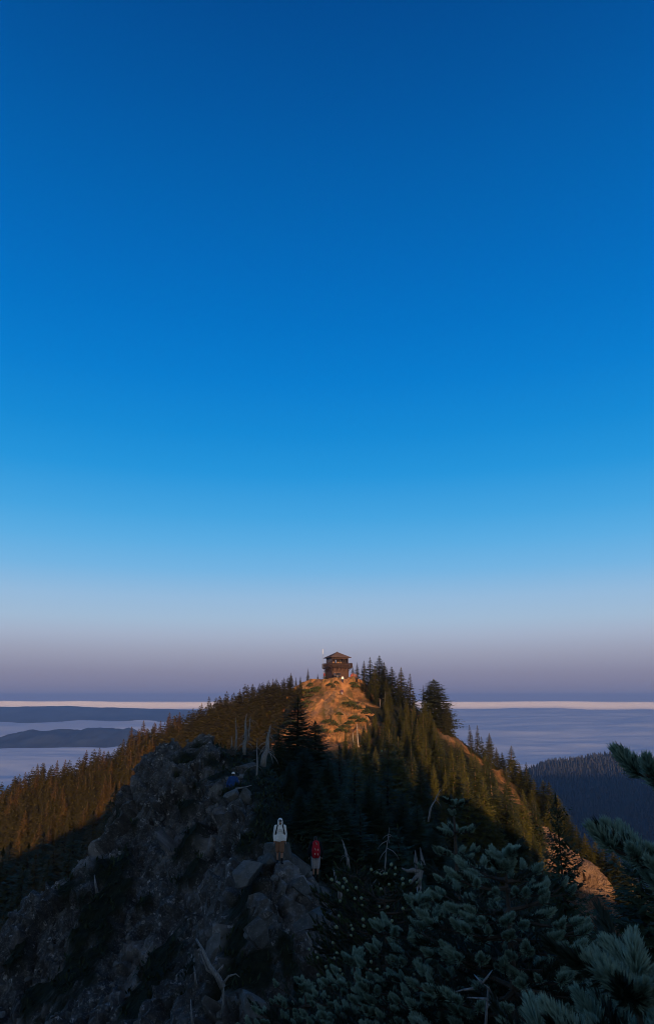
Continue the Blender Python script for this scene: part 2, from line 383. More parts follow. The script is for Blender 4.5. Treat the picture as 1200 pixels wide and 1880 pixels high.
def near_ridge():
    X, Y, F = grid(NX0, NX1, NY0, NY1, 0.125)
    Z = H(X, Y); P = np.stack([X, Y, Z], -1)
    gy, gx = np.gradient(Z, 0.125); Nn = np.stack([-gx, -gy, np.ones_like(Z)], -1); Nn /= np.linalg.norm(Nn, axis=-1, keepdims=True)
    n1 = fbm(P * 0.35, 5, 4)
    e = np.interp(Y, ROCK_EDGE[:, 0], ROCK_EDGE[:, 1]); rock = np.clip((e - X + n1 * 1.6) / 0.7, 0, 1)
    rock *= np.clip((Y - 20 + n1 * 2) / 2, 0, 1)
    veg = veg_mask(X, Y, fbm(P * 1.3, 8, 3)); veg = np.maximum(veg, np.clip((fbm(P * np.array([.55, .55, .3]), 77, 4) - 0.72) / 0.12, 0, 1))
    rock = rock * (1 - veg)
    # fractured, steeply jointed rock
    R = Matrix.Rotation(math.radians(24), 3, 'Y') @ Matrix.Rotation(math.radians(18), 3, 'X'); Q = P @ np.array(R).T
    warp = np.stack([fbm(P * 0.8, 21, 3), fbm(P * 0.8, 22, 3), fbm(P * 0.8, 23, 3)], -1)
    b0, c0 = blocks((Q + warp * 0.25) * np.array([0.40, 0.40, 0.15]), 31)
    b1, c1 = blocks((Q + warp * 0.12) * np.array([1.25, 1.0, 0.36]), 32)
    b2, c2 = blocks((Q + warp * 0.05) * np.array([3.2, 2.6, 1.3]), 33)
    b3, c3 = blocks((Q + warp * 0.03) * np.array([6.5, 5.5, 3.2]), 34)
    crack = np.maximum(np.clip(1 - c0 / 0.03, 0, 1) * 0.9, np.maximum(np.clip(1 - c1 / 0.045, 0, 1) * 0.8, np.clip(1 - c2 / 0.07, 0, 1) * 0.5))
    d = rock * (b0 * 1.25 + b1 * 0.42 + b2 * 0.24 + b3 * 0.15 + fbm(P * 1.8, 41, 4) * 0.05 - crack * 0.14) + (1 - rock) * (fbm(P * 0.9, 43, 4) * 0.22)
    d += rock * fbm(P * 0.16, 44, 2) * 0.55
    edge = np.minimum(np.minimum(X - NX0, NX1 - X), np.minimum(Y - NY0, NY1 - Y)); k = np.clip(edge / 2.0, 0, 1)
    V = P + Nn * (d * k)[..., None]
    tone = np.clip((b1 + 0.15) * 1.2, 0, 1) * np.clip(fbm(P * 0.5, 51, 3) + 0.25, 0, 1)
    me = mesh_data('ridge', V.reshape(-1, 3), F, M['rock'], False, {'rock': rock.ravel(), 'crack': (crack * rock).ravel(), 'tone': tone.ravel()})
    return tag(obj('rocky_ridge', me), kind='structure', label='dark rocky ridge with heath, in shade in front of the summit'), V, rock
ridge_obj, RV, RROCK = near_ridge()
def ridge_z(x, y):
    i = int(round((y - NY0) / 0.125)); j = int(round((x - NX0) / 0.125))
    if 1 <= i < RV.shape[0] - 1 and 1 <= j < RV.shape[1] - 1: return float(RV[i, j, 2])
    return float(H(np.array([x]), np.array([y]))[0])
def ridge_hit(px, py):
    """first point of the displaced ridge on a sight line"""
    d = ray(px, py); d = Vector(d).normalized()
    hit, loc, nor, idx = ridge_obj.ray_cast(Vector((0, 0, 0)), d)
    return np.array(loc) if hit else None
BALD_AX = np.array([at(590, 1249, 175)[:2], at(625, 1262, 168)[:2], at(600, 1300, 157)[:2], at(630, 1345, 148)[:2], at(560, 1350, 150)[:2]])
RC = np.array([at(*r) for r in ((760, 1305, 160), (815, 1350, 150), (880, 1400, 141), (940, 1452, 133), (1000, 1522, 125), (1050, 1582, 119), (1105, 1640, 115), (1140, 1725, 110))])
def seg_dist(x, y, pts):
    d = np.full(x.shape, 1e9); t_all = np.zeros_like(x)
    for k in range(len(pts) - 1):
        a, b = pts[k, :2], pts[k + 1, :2]; ab = b - a; t = np.clip(((x - a[0]) * ab[0] + (y - a[1]) * ab[1]) / (ab @ ab), 0, 1)
        dd = np.hypot(x - a[0] - t * ab[0], y - a[1] - t * ab[1]); t_all = np.where(dd < d, (k + t) / (len(pts) - 1), t_all); d = np.minimum(d, dd)
    return d, t_all
def mountain():
    X, Y, F = grid(-240, 200, -110, 360, 1.0)
    # only keep detail where it may be seen; far flanks run down below the clouds
    Z = H(X, Y); r = np.hypot(X, Y - 110); Z = Z - np.clip((r - 150) / 100, 0, None) ** 1.5 * 170
    P = np.stack([X, Y, Z], -1)
    bd, _ = seg_dist(X, Y, BALD_AX); n = fbm(P * 0.09, 61, 4); n2 = fbm(P * 0.3, 62, 4)
    bald = np.clip((8.0 - bd + n * 7) / 2.5, 0, 1) * (Y > 120)
    bald = np.maximum(bald, 0.7 * np.clip((27 - bd + n * 8) / 6, 0, 1) * (X < 2) * np.clip((Y - 156) / 6, 0, 1))
    rd, rt = seg_dist(X, Y, RC); bald = np.maximum(bald, np.clip((2.8 - rd + n2 * 1.8) / 1.0, 0, 1))
    cliff = np.clip((9.0 - rd + n2 * 3) / 2, 0, 1) * np.clip((rt - 0.60) / 0.15, 0, 1)
    cliff = np.maximum(cliff, np.clip((n2 - 0.35) / 0.2, 0, 1) * bald * 0.55)
    pts = np.array([at(*q) for q in ((630, 1250, 173), (634, 1262, 168), (628, 1274, 164), (645, 1284, 161), (668, 1291, 159.5), (690, 1302, 158))]); pd, _ = seg_dist(X, Y, pts)
    pts2 = np.array([at(*q) for q in ((628, 1274, 164), (606, 1284, 162), (590, 1296, 159), (575, 1318, 154))]); pd2, _ = seg_dist(X, Y, pts2); pd = np.minimum(pd, pd2 + .25)
    path = np.clip((1.0 - pd + n2 * .5) / 0.5, 0, 1); bald = np.maximum(bald, path); P_att = path
    b, c = blocks(P * np.array([0.3, 0.3, 0.2]), 65)
    sx, sy = at(618, 1247, 175)[:2]; pad0 = np.clip(1 - (np.hypot(X - sx, Y - sy) - 4) / 4, 0, 1)
    Z2 = Z + n2 * 0.5 * (0.35 + bald) + cliff * b * 1.6 + bald * (1 - pad0) * fbm(P * np.array([.5, .2, .5]), 66, 4) * 0.55 - path * 0.25 + fbm(P * 0.05, 63, 3) * 0.9 * np.clip((Y - 60) / 20, 0, 1)
    # summit pad for the tower and the worn path
    sx, sy = at(618, 1247, 175)[:2]; pad = np.clip(1 - (np.hypot(X - sx, Y - sy) - 4) / 4, 0, 1); Z2 = Z2 * (1 - pad) + at(618, 1248, 175)[2] * pad
    inside = (X > NX0 + 1.2) & (X < NX1 - 1.2) & (Y > NY0 + 1.2) & (Y < NY1 - 1.2)
    near = (X > NX0 - 1.5) & (X < NX1 + 1.5) & (Y > NY0 - 1.5) & (Y < NY1 + 1.5); Z2 = np.where(near, Z - 0.25, Z2)
    V = np.stack([X, Y, Z2], -1); fi = inside.ravel()[F].all(1); F2 = F[~fi]
    me = mesh_data('mountain', V.reshape(-1, 3), F2, M['mountain'], True, {'bald': bald.ravel(), 'cliff': cliff.ravel(), 'path': P_att.ravel()})
    o = tag(obj('mountain', me), kind='structure', label='mountain with a bare tan summit and wooded flanks')
    return o, V
mount_obj, MV = mountain()
def crag():
    X, Y, F = grid(22, 56, 98, 134, 0.3); Z = np.array([mount_z(x, y) for x, y in zip(X.ravel(), Y.ravel())]).reshape(X.shape); P = np.stack([X, Y, Z], -1)
    rd, rt = seg_dist(X, Y, RC); n = fbm(P * 0.4, 91, 4); k = np.clip((7.0 - rd + n * 2.5) / 2, 0, 1) * np.clip((rt - 0.55) / 0.12 + n * .3, 0, 1)
    k = np.minimum(k, np.clip(np.minimum(np.minimum(X - 22, 56 - X), np.minimum(Y - 98, 134 - Y)) / 2, 0, 1))
    b0, c0 = blocks(P * np.array([.5, .5, .22]), 92); b1, c1 = blocks(P * np.array([1.5, 1.5, .7]), 93)
    gy, gx = np.gradient(Z, 0.3); Nn = np.stack([-gx, -gy, np.ones_like(Z)], -1); Nn /= np.linalg.norm(Nn, axis=-1, keepdims=True)
    V = P + Nn * ((k * (b0 * 1.5 + b1 * .6 + .5 + fbm(P * 1.2, 94, 3) * .2) - (1 - k) * 0.9))[..., None]
    f = k.ravel()[F].max(1) > 0.02
    tag(obj('crag', mesh_data('crag', V.reshape(-1, 3), F[f], M['mountain'], False, {'bald': np.ones(k.size), 'cliff': np.clip(k.ravel() * 1.5, 0, 1), 'path': np.zeros(k.size)})), kind='structure', label='sunlit broken rock at the lower end of the bare crest')
def mount_z(x, y):
    fx, fy = x + 240, y + 110; j, i = int(fx), int(fy)
    if 0 <= i < MV.shape[0] - 1 and 0 <= j < MV.shape[1] - 1:
        a, b = fx - j, fy - i; z = MV[i:i + 2, j:j + 2, 2]
        return float(z[0, 0] * (1 - a) * (1 - b) + z[0, 1] * a * (1 - b) + z[1, 0] * (1 - a) * b + z[1, 1] * a * b)
    return float(H(np.array([x]), np.array([y]))[0])
crag()
def summit_face():
    X, Y, F = grid(-17, 15, 143, 178, 0.28); Z = np.array([mount_z(x, y) for x, y in zip(X.ravel(), Y.ravel())]).reshape(X.shape); P = np.stack([X, Y, Z], -1)
    bd, _ = seg_dist(X, Y, BALD_AX); n = fbm(P * 0.12, 61, 4); k = np.clip((6.6 - bd + n * 5) / 2.0, 0, 1) * np.clip(np.minimum(np.minimum(X + 17, 15 - X), np.minimum(Y - 143, 178 - Y)) / 2, 0, 1)
    p1 = np.array([at(*q) for q in ((630, 1250, 173), (634, 1262, 168), (628, 1274, 164), (645, 1284, 161), (668, 1291, 159.5), (690, 1302, 158))]); p2 = np.array([at(*q) for q in ((628, 1274, 164), (606, 1284, 162), (590, 1296, 159), (575, 1318, 154))])
    path = np.clip((0.8 - np.minimum(seg_dist(X, Y, p1)[0], seg_dist(X, Y, p2)[0] + .2) + fbm(P * 0.7, 97, 3) * .35) / 0.3, 0, 1)
    b0, c0 = blocks(P * np.array([.35, .2, .4]), 95); b1, c1 = blocks(P * np.array([1.3, 1.1, 1.3]), 96); cl = np.clip((fbm(P * 0.28, 98, 4) - 0.28) / 0.2, 0, 1)
    sx, sy = at(618, 1247, 175)[:2]; pad = np.clip((np.hypot(X - sx, Y - sy - 2) - 4.2) / 3, 0, 1)
    d = k * (pad * ((b0 * .7 + b1 * .22 * (1 + cl)) * (1 - path) + fbm(P * .5, 99, 4) * .35 - path * .22) + .10 + .22 * pad) - (1 - k) * .9
    V = P + np.array([0, -.35, .94]) * d[..., None]; f = k.ravel()[F].max(1) > 0.02
    tag(obj('summit_face', mesh_data('summit_face', V.reshape(-1, 3), F[f], M['mountain'], False, {'bald': np.clip(k.ravel() * 2, 0, 1), 'cliff': (cl * k * .8 * (1 - path)).ravel(), 'path': path.ravel()})), kind='structure', label='bare tan summit face with worn paths below the lookout')
summit_face()
def surf_z(x, y):
    if NX0 + 1.5 < x < NX1 - 1.5 and NY0 + 1.5 < y < NY1 - 1.5: return ridge_z(x, y)
    return mount_z(x, y)
def hit_any(px, py):
    d = Vector(ray(px, py)).normalized(); best = None
    for o in (ridge_obj, mount_obj, bpy.data.objects['summit_face']):
        h, loc, n, i = o.ray_cast(Vector((0, 0, 0)), d)
        if h and (best is None or loc.length < best.length): best = loc
    return None if best is None else np.array(best)

# the sea of cloud, the wooded hill on the right, the blue hills on the left
def deck(r):
    z = np.interp(r, [0, 4000, 6500, 9500, 11250, 12000, 12040, 12100, 12300, 12600, 15000], [-300, -300, -250, -180, -141, -128, -104, -20, -8, -5, -2])
    return z
def cloud_sea():
    rr = np.concatenate([np.linspace(200, 2500, 30), np.geomspace(2600, 11800, 260), np.linspace(11830, 12700, 70), np.linspace(12750, 15000, 20)]); th = np.radians(np.linspace(-75, 75, 420))
    Rg, T = np.meshgrid(rr, th, indexing='ij'); X, Y = Rg * np.sin(T), Rg * np.cos(T)
    p = np.stack([X, Y, 0 * X], -1)
    n = fbm(p * np.array([1 / 800, 1 / 550, 1]), 71, 5, 0.5); n2 = fbm(p * np.array([1 / 2600, 1 / 1300, 1]), 75, 3)
    amp = np.interp(Rg, [0, 3000, 11900, 12060, 12200, 15000], [13, 20, 19, 12, 4, 2])
    valley = np.clip((X / np.maximum(Y, 1) - 0.16) / 0.1, 0, 1) * np.clip((2800 - Rg) / 450, 0, 1)     # the near valley at right is clear of cloud
    Z = deck(Rg) - valley * 700 + n * amp + n2 * 13 * np.interp(Rg, [0, 10500, 12000, 12400, 15000], [1, 1, .8, .25, .05])
    nt, nr = len(th), len(rr); i = np.arange(nr * nt).reshape(nr, nt)
    F = np.stack([i[:-1, :-1], i[:-1, 1:], i[1:, 1:], i[1:, :-1]], -1).reshape(-1, 4)
    V = np.stack([X, Y, np.minimum(Z, 5)], -1).reshape(-1, 3)
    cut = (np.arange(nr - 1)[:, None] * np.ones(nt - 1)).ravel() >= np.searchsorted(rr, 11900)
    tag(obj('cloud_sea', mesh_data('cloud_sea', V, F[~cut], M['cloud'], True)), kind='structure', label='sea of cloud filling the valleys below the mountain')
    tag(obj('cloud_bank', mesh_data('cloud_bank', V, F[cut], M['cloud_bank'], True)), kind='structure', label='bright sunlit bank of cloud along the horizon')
cloud_sea()
def crest_hill(name, crest, depth, base, mat, label, nseed, amp, nx=240, ny=40, back=1.0, rag=0.0):
    """a long hill whose crest runs through the given points and falls away to both sides"""
    crest = np.array(crest); t = np.linspace(0, 1, nx); k = np.linspace(0, 1, len(crest))
    C = np.stack([np.interp(t, k, crest[:, c]) for c in range(3)], -1); s = np.linspace(-1, back, ny)
    C[:, 2] += rag * fbm(np.stack([np.arange(nx) * .09, 0 * t, 0 * t + nseed], -1), nseed, 5)
    S, Cx = np.meshgrid(s, np.arange(nx), indexing='ij'); V = C[Cx].copy(); a = np.abs(S)
    V[..., 1] += S * depth; prof = 1 - a ** 1.25
    V[..., 2] = base + (V[..., 2] - base) * prof
    n = fbm(V / (depth * 0.35), nseed, 5); V[..., 2] += n * amp * (0.25 + np.minimum(a * 2.5, 1)) 
    i = np.arange(nx * ny).reshape(ny, nx); F = np.stack([i[:-1, :-1], i[:-1, 1:], i[1:, 1:], i[1:, :-1]], -1).reshape(-1, 4)
    o = obj(name, mesh_data(name, V.reshape(-1, 3), F, mat, True)); tag(o, label, None, None, 'structure'); return o, V
h1 = [at(px, py, 4900 + 20 * k) for k, (px, py) in enumerate([(-420, 1345), (-300, 1352), (-180, 1348), (-80, 1362), (0, 1355), (35, 1344), (70, 1339), (115, 1338), (150, 1341), (165, 1337), (205, 1336), (235, 1338), (262, 1342), (290, 1352), (330, 1372), (380, 1385)])]
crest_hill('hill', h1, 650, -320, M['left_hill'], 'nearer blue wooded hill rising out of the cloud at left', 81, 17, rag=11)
h2 = [at(px, py, 8250) for px, py in [(-500, 1297), (-350, 1302), (-200, 1298), (-60, 1299), (40, 1297), (120, 1296), (200, 1299), (280, 1301), (340, 1303), (400, 1308), (460, 1318), (520, 1334)]]
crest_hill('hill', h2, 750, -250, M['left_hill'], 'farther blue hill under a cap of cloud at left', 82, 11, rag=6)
rh = [at(px, py, Y / 2) for px, py, Y in [(860, 1500, 4300), (930, 1442, 4200), (978, 1412, 4120), (1010, 1398, 4080), (1060, 1393, 4040), (1110, 1384, 4000), (1150, 1386, 3960), (1200, 1398, 3920), (1280, 1408, 3880), (1400, 1425, 3820), (1600, 1480, 3700)]]
rh_o, RH = crest_hill('hill', rh, 1500, -950, M['far_hill'], 'wooded hill at right with sunlit top and blue shadow below', 83, 25, 220, 110)
def far_wood():
    V = RH.reshape(-1, 3); n = 11000; ny, nx = RH.shape[:2]
    i = RNG.uniform(ny * 0.27, ny * 0.54, n); j = RNG.uniform(0, nx - 1.01, n); a, b = i.astype(int), j.astype(int); fi, fj = (i - a)[:, None], (j - b)[:, None]
    P = RH[a, b] * (1 - fi) * (1 - fj) + RH[a + 1, b] * fi * (1 - fj) + RH[a, b + 1] * (1 - fi) * fj + RH[a + 1, b + 1] * fi * fj
    h = RNG.uniform(6, 14.5, n); r = h * RNG.uniform(0.13, 0.2, n); k = 5; ang = np.arange(k) * 2 * math.pi / k
    ring = np.stack([P[:, None, 0] + r[:, None] * np.cos(ang), P[:, None, 1] + r[:, None] * np.sin(ang), np.repeat(P[:, None, 2] + h[:, None] * 0.08 - 1, k, 1)], -1)
    top = P + np.stack([0 * h, 0 * h, h], -1); VV = np.concatenate([ring, top[:, None]], 1).reshape(-1, 3)
    b0 = np.arange(n)[:, None] * (k + 1); F = np.concatenate([np.stack([b0[:, 0] + q, b0[:, 0] + (q + 1) % k, b0[:, 0] + k], -1) for q in range(k)])
    tag(obj('far_forest', mesh_data('far_forest', VV, F, M['far_fol'])), 'far conifer wood covering the hill at right', None, None, 'stuff')
far_wood()
def shade_range():
    # unseen range added behind camera, shaped to shade far hill foot and near cloud
    c = [(-2300, -400, 40), (-1700, -430, 85), (-900, -440, 102), (-420, -440, 92), (-230, -440, 40), (-80, -440, -5), (60, -440, -30), (200, -440, 5), (340, -440, 72), (560, -430, 106), (900, -430, 110), (1500, -430, 110), (2300, -420, 60)]
    crest_hill('hill', c, 230, -260, M['far_hill'], 'added unseen range behind the viewpoint that casts shade', 84, 4)
shade_range()

# ------------------------------------------------------------------ conifers
def conifer(rng, h, w, whorls, per, spray, steps, droop=0.28, power=0.8, low=0.06, ragged=0.3, gap=0.0):
    """trunk and crown of one conifer; every spray of needles is a small folded blade"""
    V, F = [], []
    for i in range(whorls):
        t = i / (whorls - 1); z = h * (low + (0.985 - low) * t ** 0.92)
        if rng.random() < gap: continue
        L0 = w * (1 - t) ** power * (0.92 + 0.08 * math.sin(i * 1.7)) + 0.03 * w
        n = max(3, int(round(per * (0.6 + 0.4 * (1 - t)))))
        ph = rng.random() * 6.28
        for k in range(n):
            a = ph + 2 * math.pi * (k + rng.uniform(-.3, .3)) / n; L = L0 * rng.uniform(1 - ragged, 1 + ragged * 0.5)
            ca, sa = math.cos(a), math.sin(a); s0 = math.tan(math.radians(35 * t ** 2 - 8)) - droop * (1 - t) * rng.uniform(.6, 1.4)
            zz = z + rng.uniform(-.5, .5) * h / whorls; m = max(2, int(steps * (0.35 + 0.65 * L / (w + 1e-6))))
            for j in range(m + 1):
                s = 0.12 + 0.88 * j / m; x = L * s; zc = zz + s0 * x + 0.22 * L * s * s * droop * 2
                for side in ((-1, 1) if j < m else (0,)):
                    l = spray * (0.22 + 0.78 * min(1.0, L0 / (0.55 * w))) * (1.15 - 0.55 * s) * rng.uniform(.7, 1.3) * (1.0 if side else 0.8); b = a + side * rng.uniform(0.65, 1.15); cb, sb = math.cos(b), math.sin(b)
                    dz = rng.uniform(-.45, .12); wd = l * rng.uniform(.22, .36)
                    p0 = (x * ca, x * sa, zc); p2 = (x * ca + cb * l, x * sa + sb * l, zc + dz * l)
                    mx_, my_, mz_ = x * ca + cb * l * .5, x * sa + sb * l * .5, zc + dz * l * .35 + l * .06
                    q = len(V)
                    V += [p0, (mx_ - sb * wd, my_ + cb * wd, mz_ - wd * rng.uniform(0, .8)), p2, (mx_ + sb * wd, my_ - cb * wd, mz_ - wd * rng.uniform(0, .8))]
                    F.append((q, q + 1, q + 2, q + 3))
    # leader
    for k in range(3):
        a = k * 2.1; q = len(V); V += [(0, 0, h * 0.97), (spray * .18 * math.cos(a), spray * .18 * math.sin(a), h * 0.99), (0, 0, h * 1.03), (-spray * .1 * math.cos(a), -spray * .1 * math.sin(a), h)]; F.append((q, q + 1, q + 2, q + 3))
    tr = MB(); tr.tube([(0, 0, -0.5), (0, 0, h * 0.1), (0.02 * w, 0, h * 0.55), (0, 0, h * 0.98)], [h * .024, h * .018, h * .010, h * .002], 6)
    return np.array(V), np.array(F), tr
PR = {}
def proto(key, n, mat, bark, **kw):
    PR[key] = []
    for i in range(n):
        rng = random.Random(hash(key) % 1000 + i * 7 if False else sum(map(ord, key)) + i * 7)
        V, F, tr = conifer(rng, **kw)
        PR[key].append((mesh_data('crown', V, F, mat), tr.data('trunk', bark), kw['h'], V, F))
proto('slender', 5, M['fol_left'], M['bark'], h=9, w=1.6, whorls=28, per=8, spray=0.66, steps=4, droop=0.45, power=0.62, ragged=0.45, gap=0.03)
proto('light', 3, M['fol_left'], M['bark'], h=9, w=1.6, whorls=18, per=7, spray=1.0, steps=2, droop=0.45, power=0.62, ragged=0.4)
proto('spire', 3, M['fol_summit'], M['bark'], h=5, w=1.05, whorls=22, per=8, spray=0.42, steps=4, droop=0.4, power=0.95, ragged=0.4)
proto('mid', 5, M['fol_mid'], M['bark'], h=9, w=2.5, whorls=34, per=10, spray=0.58, steps=7, droop=0.35, power=0.85, ragged=0.35, gap=0.03)
proto('broad', 3, M['fol_summit'], M['bark'], h=10, w=3.6, whorls=38, per=13, spray=0.75, steps=9, droop=0.22, power=0.62, ragged=0.3)
proto('dark', 4, M['fol_dark'], M['bark_dark'], h=9, w=2.9, whorls=44, per=13, spray=0.44, steps=12, droop=0.5, power=0.75, ragged=0.45, low=0.03)
proto('scraggy', 3, M['fol_dark'], M['bark_dark'], h=7, w=1.9, whorls=26, per=8, spray=0.36, steps=9, droop=0.6, power=0.75, ragged=0.7, gap=0.12)
proto('near', 2, M['fol_dark'], M['bark_dark'], h=5, w=1.7, whorls=34, per=11, spray=0.22, steps=18, droop=0.6, power=0.62, ragged=0.6, low=0.02, gap=0.04)
SPECIES = {'near': 'hemlock_tree', 'slender': 'fir_tree', 'spire': 'fir_tree', 'mid': 'fir_tree', 'broad': 'fir_tree', 'dark': 'hemlock_tree', 'scraggy': 'hemlock_tree'}
TREES = []
def tree(kind, x, y, z, h, label, group=None, width=1.0, rng=random.Random(5), mats=None, lean=0.03):
    cr, tr, h0, _, _ = rng.choice(PR[kind]); s = h / h0
    r = empty(SPECIES[kind], (x, y, z - 0.15)); r.rotation_euler = (rng.uniform(-lean, lean), rng.uniform(-lean, lean), rng.uniform(0, 6.28))
    r.scale = (s * width, s * width, s); tag(r, label, 'tree', group)
    obj('crown', cr, r); obj('trunk', tr, r); TREES.append((x, y)); return r
def tree_px(kind, px, top, base, label, group=None, w=1.0, Y=None, rng=random.Random(9), lean=0.02):
    """tree that stands where its foot is seen; Y gives the distance where the foot is hidden"""
    g = at(px, base, Y) if Y else hit_any(px, base)
    if g is None: return None
    x, y = g[0], g[1]; z = surf_z(x, y); d = at(px, top, y)
    h = d[2] - z
    if h < 0.8: return None
    return tree(kind, x, y, z, h, label, group, w, rng, lean=lean)

# --- wooded left slope
def left_forest():
    rng = random.Random(21); pts = []; cells = {}
    tries = 0
    while tries < 60000:
        tries += 1
        x, y = rng.uniform(-122, -2), rng.uniform(146, 212)
        t = (-x) / 100; sp = 0.95 + 0.2 * min(t, 1)
        k = (int(x // 3), int(y // 3))
        if any(math.hypot(x - q[0], y - q[1]) < sp for a in (-1, 0, 1) for b in (-1, 0, 1) for q in cells.get((k[0] + a, k[1] + b), ())): continue
        cells.setdefault(k, []).append((x, y)); pts.append((x, y))
    out = []
    for x, y in pts:
        z = mount_z(x, y); zc = y * math.cos(PITCH) + z * math.sin(PITCH)
        px = 600 + FPX * x / zc; py = 940 - FPX * (z * math.cos(PITCH) - y * math.sin(PITCH)) / zc
        if px < -90 or px > 585 or py > 1700: continue
        ycrest = np.interp(-x, [0, 15, 30, 60, 90, 120], [176, 178, 183, 190, 199, 206])
        if y > ycrest + 2.5: continue
        # the bare tan face stays open
        bd, _ = seg_dist(np.array([x]), np.array([y]), BALD_AX)
        if bd[0] < 7.5: continue
        dist = min(1.0, max(0.0, (-x - 3) / 42)); h = (3.0 + 3.9 * dist ** 0.8) * (rng.uniform(0.6, 1.1) if rng.random() < .7 else rng.uniform(1.0, 1.3))
        if rng.random() < 0.08 * (1 - dist): continue
        out.append((x, y, z, h, px, py))
    # nearest to the eye first; those hidden low behind the rock knob come last
    def shown(o):
        x, y, z, h, px, py = o; edge = np.interp(px, [0, 60, 110, 190, 215, 240, 345, 385, 430, 600], [1712, 1660, 1592, 1560, 1480, 1422, 1388, 1362, 1360, 1330])
        top = py - h * FPX / y
        return (top < edge - 3)
    vis = [o for o in out if shown(o)]; vis.sort(key=lambda o: -o[3] / o[1])
    sk = [o for o in vis if o[1] > np.interp(-o[0], [0, 15, 30, 60, 90, 120], [176, 178, 183, 190, 199, 206]) - 3]; ot = [o for o in vis if o not in sk]; ind = sk[:48] + ot[:75]; rest = sk[48:] + ot[75:]
    for x, y, z, h, px, py in ind:
        if px > 400: lab, g = 'small sunlit fir high on the left slope near the summit', 'short firs on the upper left slope'
        elif y > np.interp(-x, [0, 15, 30, 60, 90, 120], [176, 178, 183, 190, 199, 206]) - 4: lab, g = 'slender fir standing on the skyline of the left slope', 'firs along the left skyline'
        else: lab, g = 'slender sunlit fir in the dense wood on the left slope', 'firs of the left slope wood'
        tree('slender', x, y, z, h, lab, g, rng.uniform(0.95, 1.35) * (1.25 if px > 400 else 1), rng, lean=0.05)
    VV, FF, TT, n = [], [], [], 0
    for x, y, z, h, px, py in rest:
        _, _, h0, V, F = rng.choice(PR['light']); s = h / h0; a = rng.uniform(0, 6.28); w = s * rng.uniform(1.0, 1.5); c, sn = math.cos(a), math.sin(a)
        U = np.stack([(V[:, 0] * c - V[:, 1] * sn) * w + x, (V[:, 0] * sn + V[:, 1] * c) * w + y, V[:, 2] * s + z - 0.2], -1); VV.append(U); FF.append(F + n); n += len(V); TT.append(np.full(len(V), min(1, max(0, rng.random() * 1.8 - .85))))
    if VV:
        tag(obj('forest', mesh_data('forest', np.concatenate(VV), np.concatenate(FF), M['fol_left'], False, {'tint': np.concatenate(TT)})), 'dense conifer wood filling the left slope between the larger firs', None, None, 'stuff')
    print('left forest', len(vis), len(ind), len(rest))
left_forest()

# --- summit trees
G1 = 'firs on the skyline left of the lookout'
for px, top, base, lab in [(565, 1227, 1253, 'small ragged fir just left of the lookout on the skyline'), (551, 1240, 1255, 'tiny fir beside the ragged fir left of the lookout'), (543, 1243, 1258, 'tiny fir second from the ragged fir left of the lookout'),
                           (583, 1236, 1251, 'small dark fir at the foot of the lookout mast'), (530, 1258, 1268, 'low fir on the skyline between the tall pair and the lookout'), (597, 1222, 1252, 'dark fir close behind the left wall of the lookout'),
                           (500, 1246, 1284, 'taller fir of the pair on the left skyline below the lookout'), (491, 1254, 1286, 'shorter fir of the pair on the left skyline below the lookout'), (475, 1262, 1292, 'slim fir left of the pair on the skyline'), (455, 1268, 1300, 'slim fir farther down the left skyline'), (440, 1272, 1305, 'dark slim fir above the shaded rock knob on the skyline')]:
    Y = np.interp(px, [440, 505, 560, 620], [180, 178, 177, 180])
    tree_px('spire', px, top, base, lab, G1, 1.1, Y=float(Y))
G2 = 'firs crowding the right shoulder of the summit'
for px, top, base, Y, k, w in [(655, 1216, 1252, 176, 'spire', 1.2), (648, 1222, 1252, 180, 'spire', 1.2), (668, 1213, 1262, 176, 'spire', 1.4), (680, 1207, 1270, 174, 'spire', 1.5), (697, 1204, 1290, 171, 'mid', 1.7), (708, 1216, 1290, 170, 'mid', 1.4), (688, 1222, 1288, 168, 'mid', 1.3), (722, 1224, 1295, 168, 'mid', 1.5),
                               (736, 1226, 1298, 167, 'mid', 1.3), (752, 1237, 1300, 165, 'spire', 1.2), (668, 1240, 1285, 168, 'spire', 1.5), (712, 1246, 1306, 163, 'mid', 1.4), (735, 1258, 1312, 160, 'mid', 1.4), (690, 1262, 1306, 160, 'mid', 1.2), (760, 1268, 1318, 160, 'spire', 1.4), (655, 1240, 1268, 171, 'spire', 1.5), (677, 1250, 1292, 165, 'mid', 1.2)]:
    lab = {697: 'tallest broad fir on the right shoulder of the summit', 752: 'thin spire fir standing alone right of the summit firs', 655: 'small fir right beside the lookout deck'}.get(px if (px, top) != (655, 1240) else 0, 'green fir in the cluster on the right shoulder of the summit')
    tree_px(k, px, top, base, lab, G2, w * 1.05, Y=Y, lean=.04)
tree_px('broad', 800, 1247, 1352, 'large broad dark fir on the right skyline below the summit', None, 1.7, Y=154)
tree_px('broad', 822, 1290, 1362, 'lower dark fir leaning against the large broad skyline fir', None, 0.9, Y=150)
tree_px('broad', 782, 1290, 1350, 'dark fir at the left foot of the large broad skyline fir', None, 0.8, Y=156)
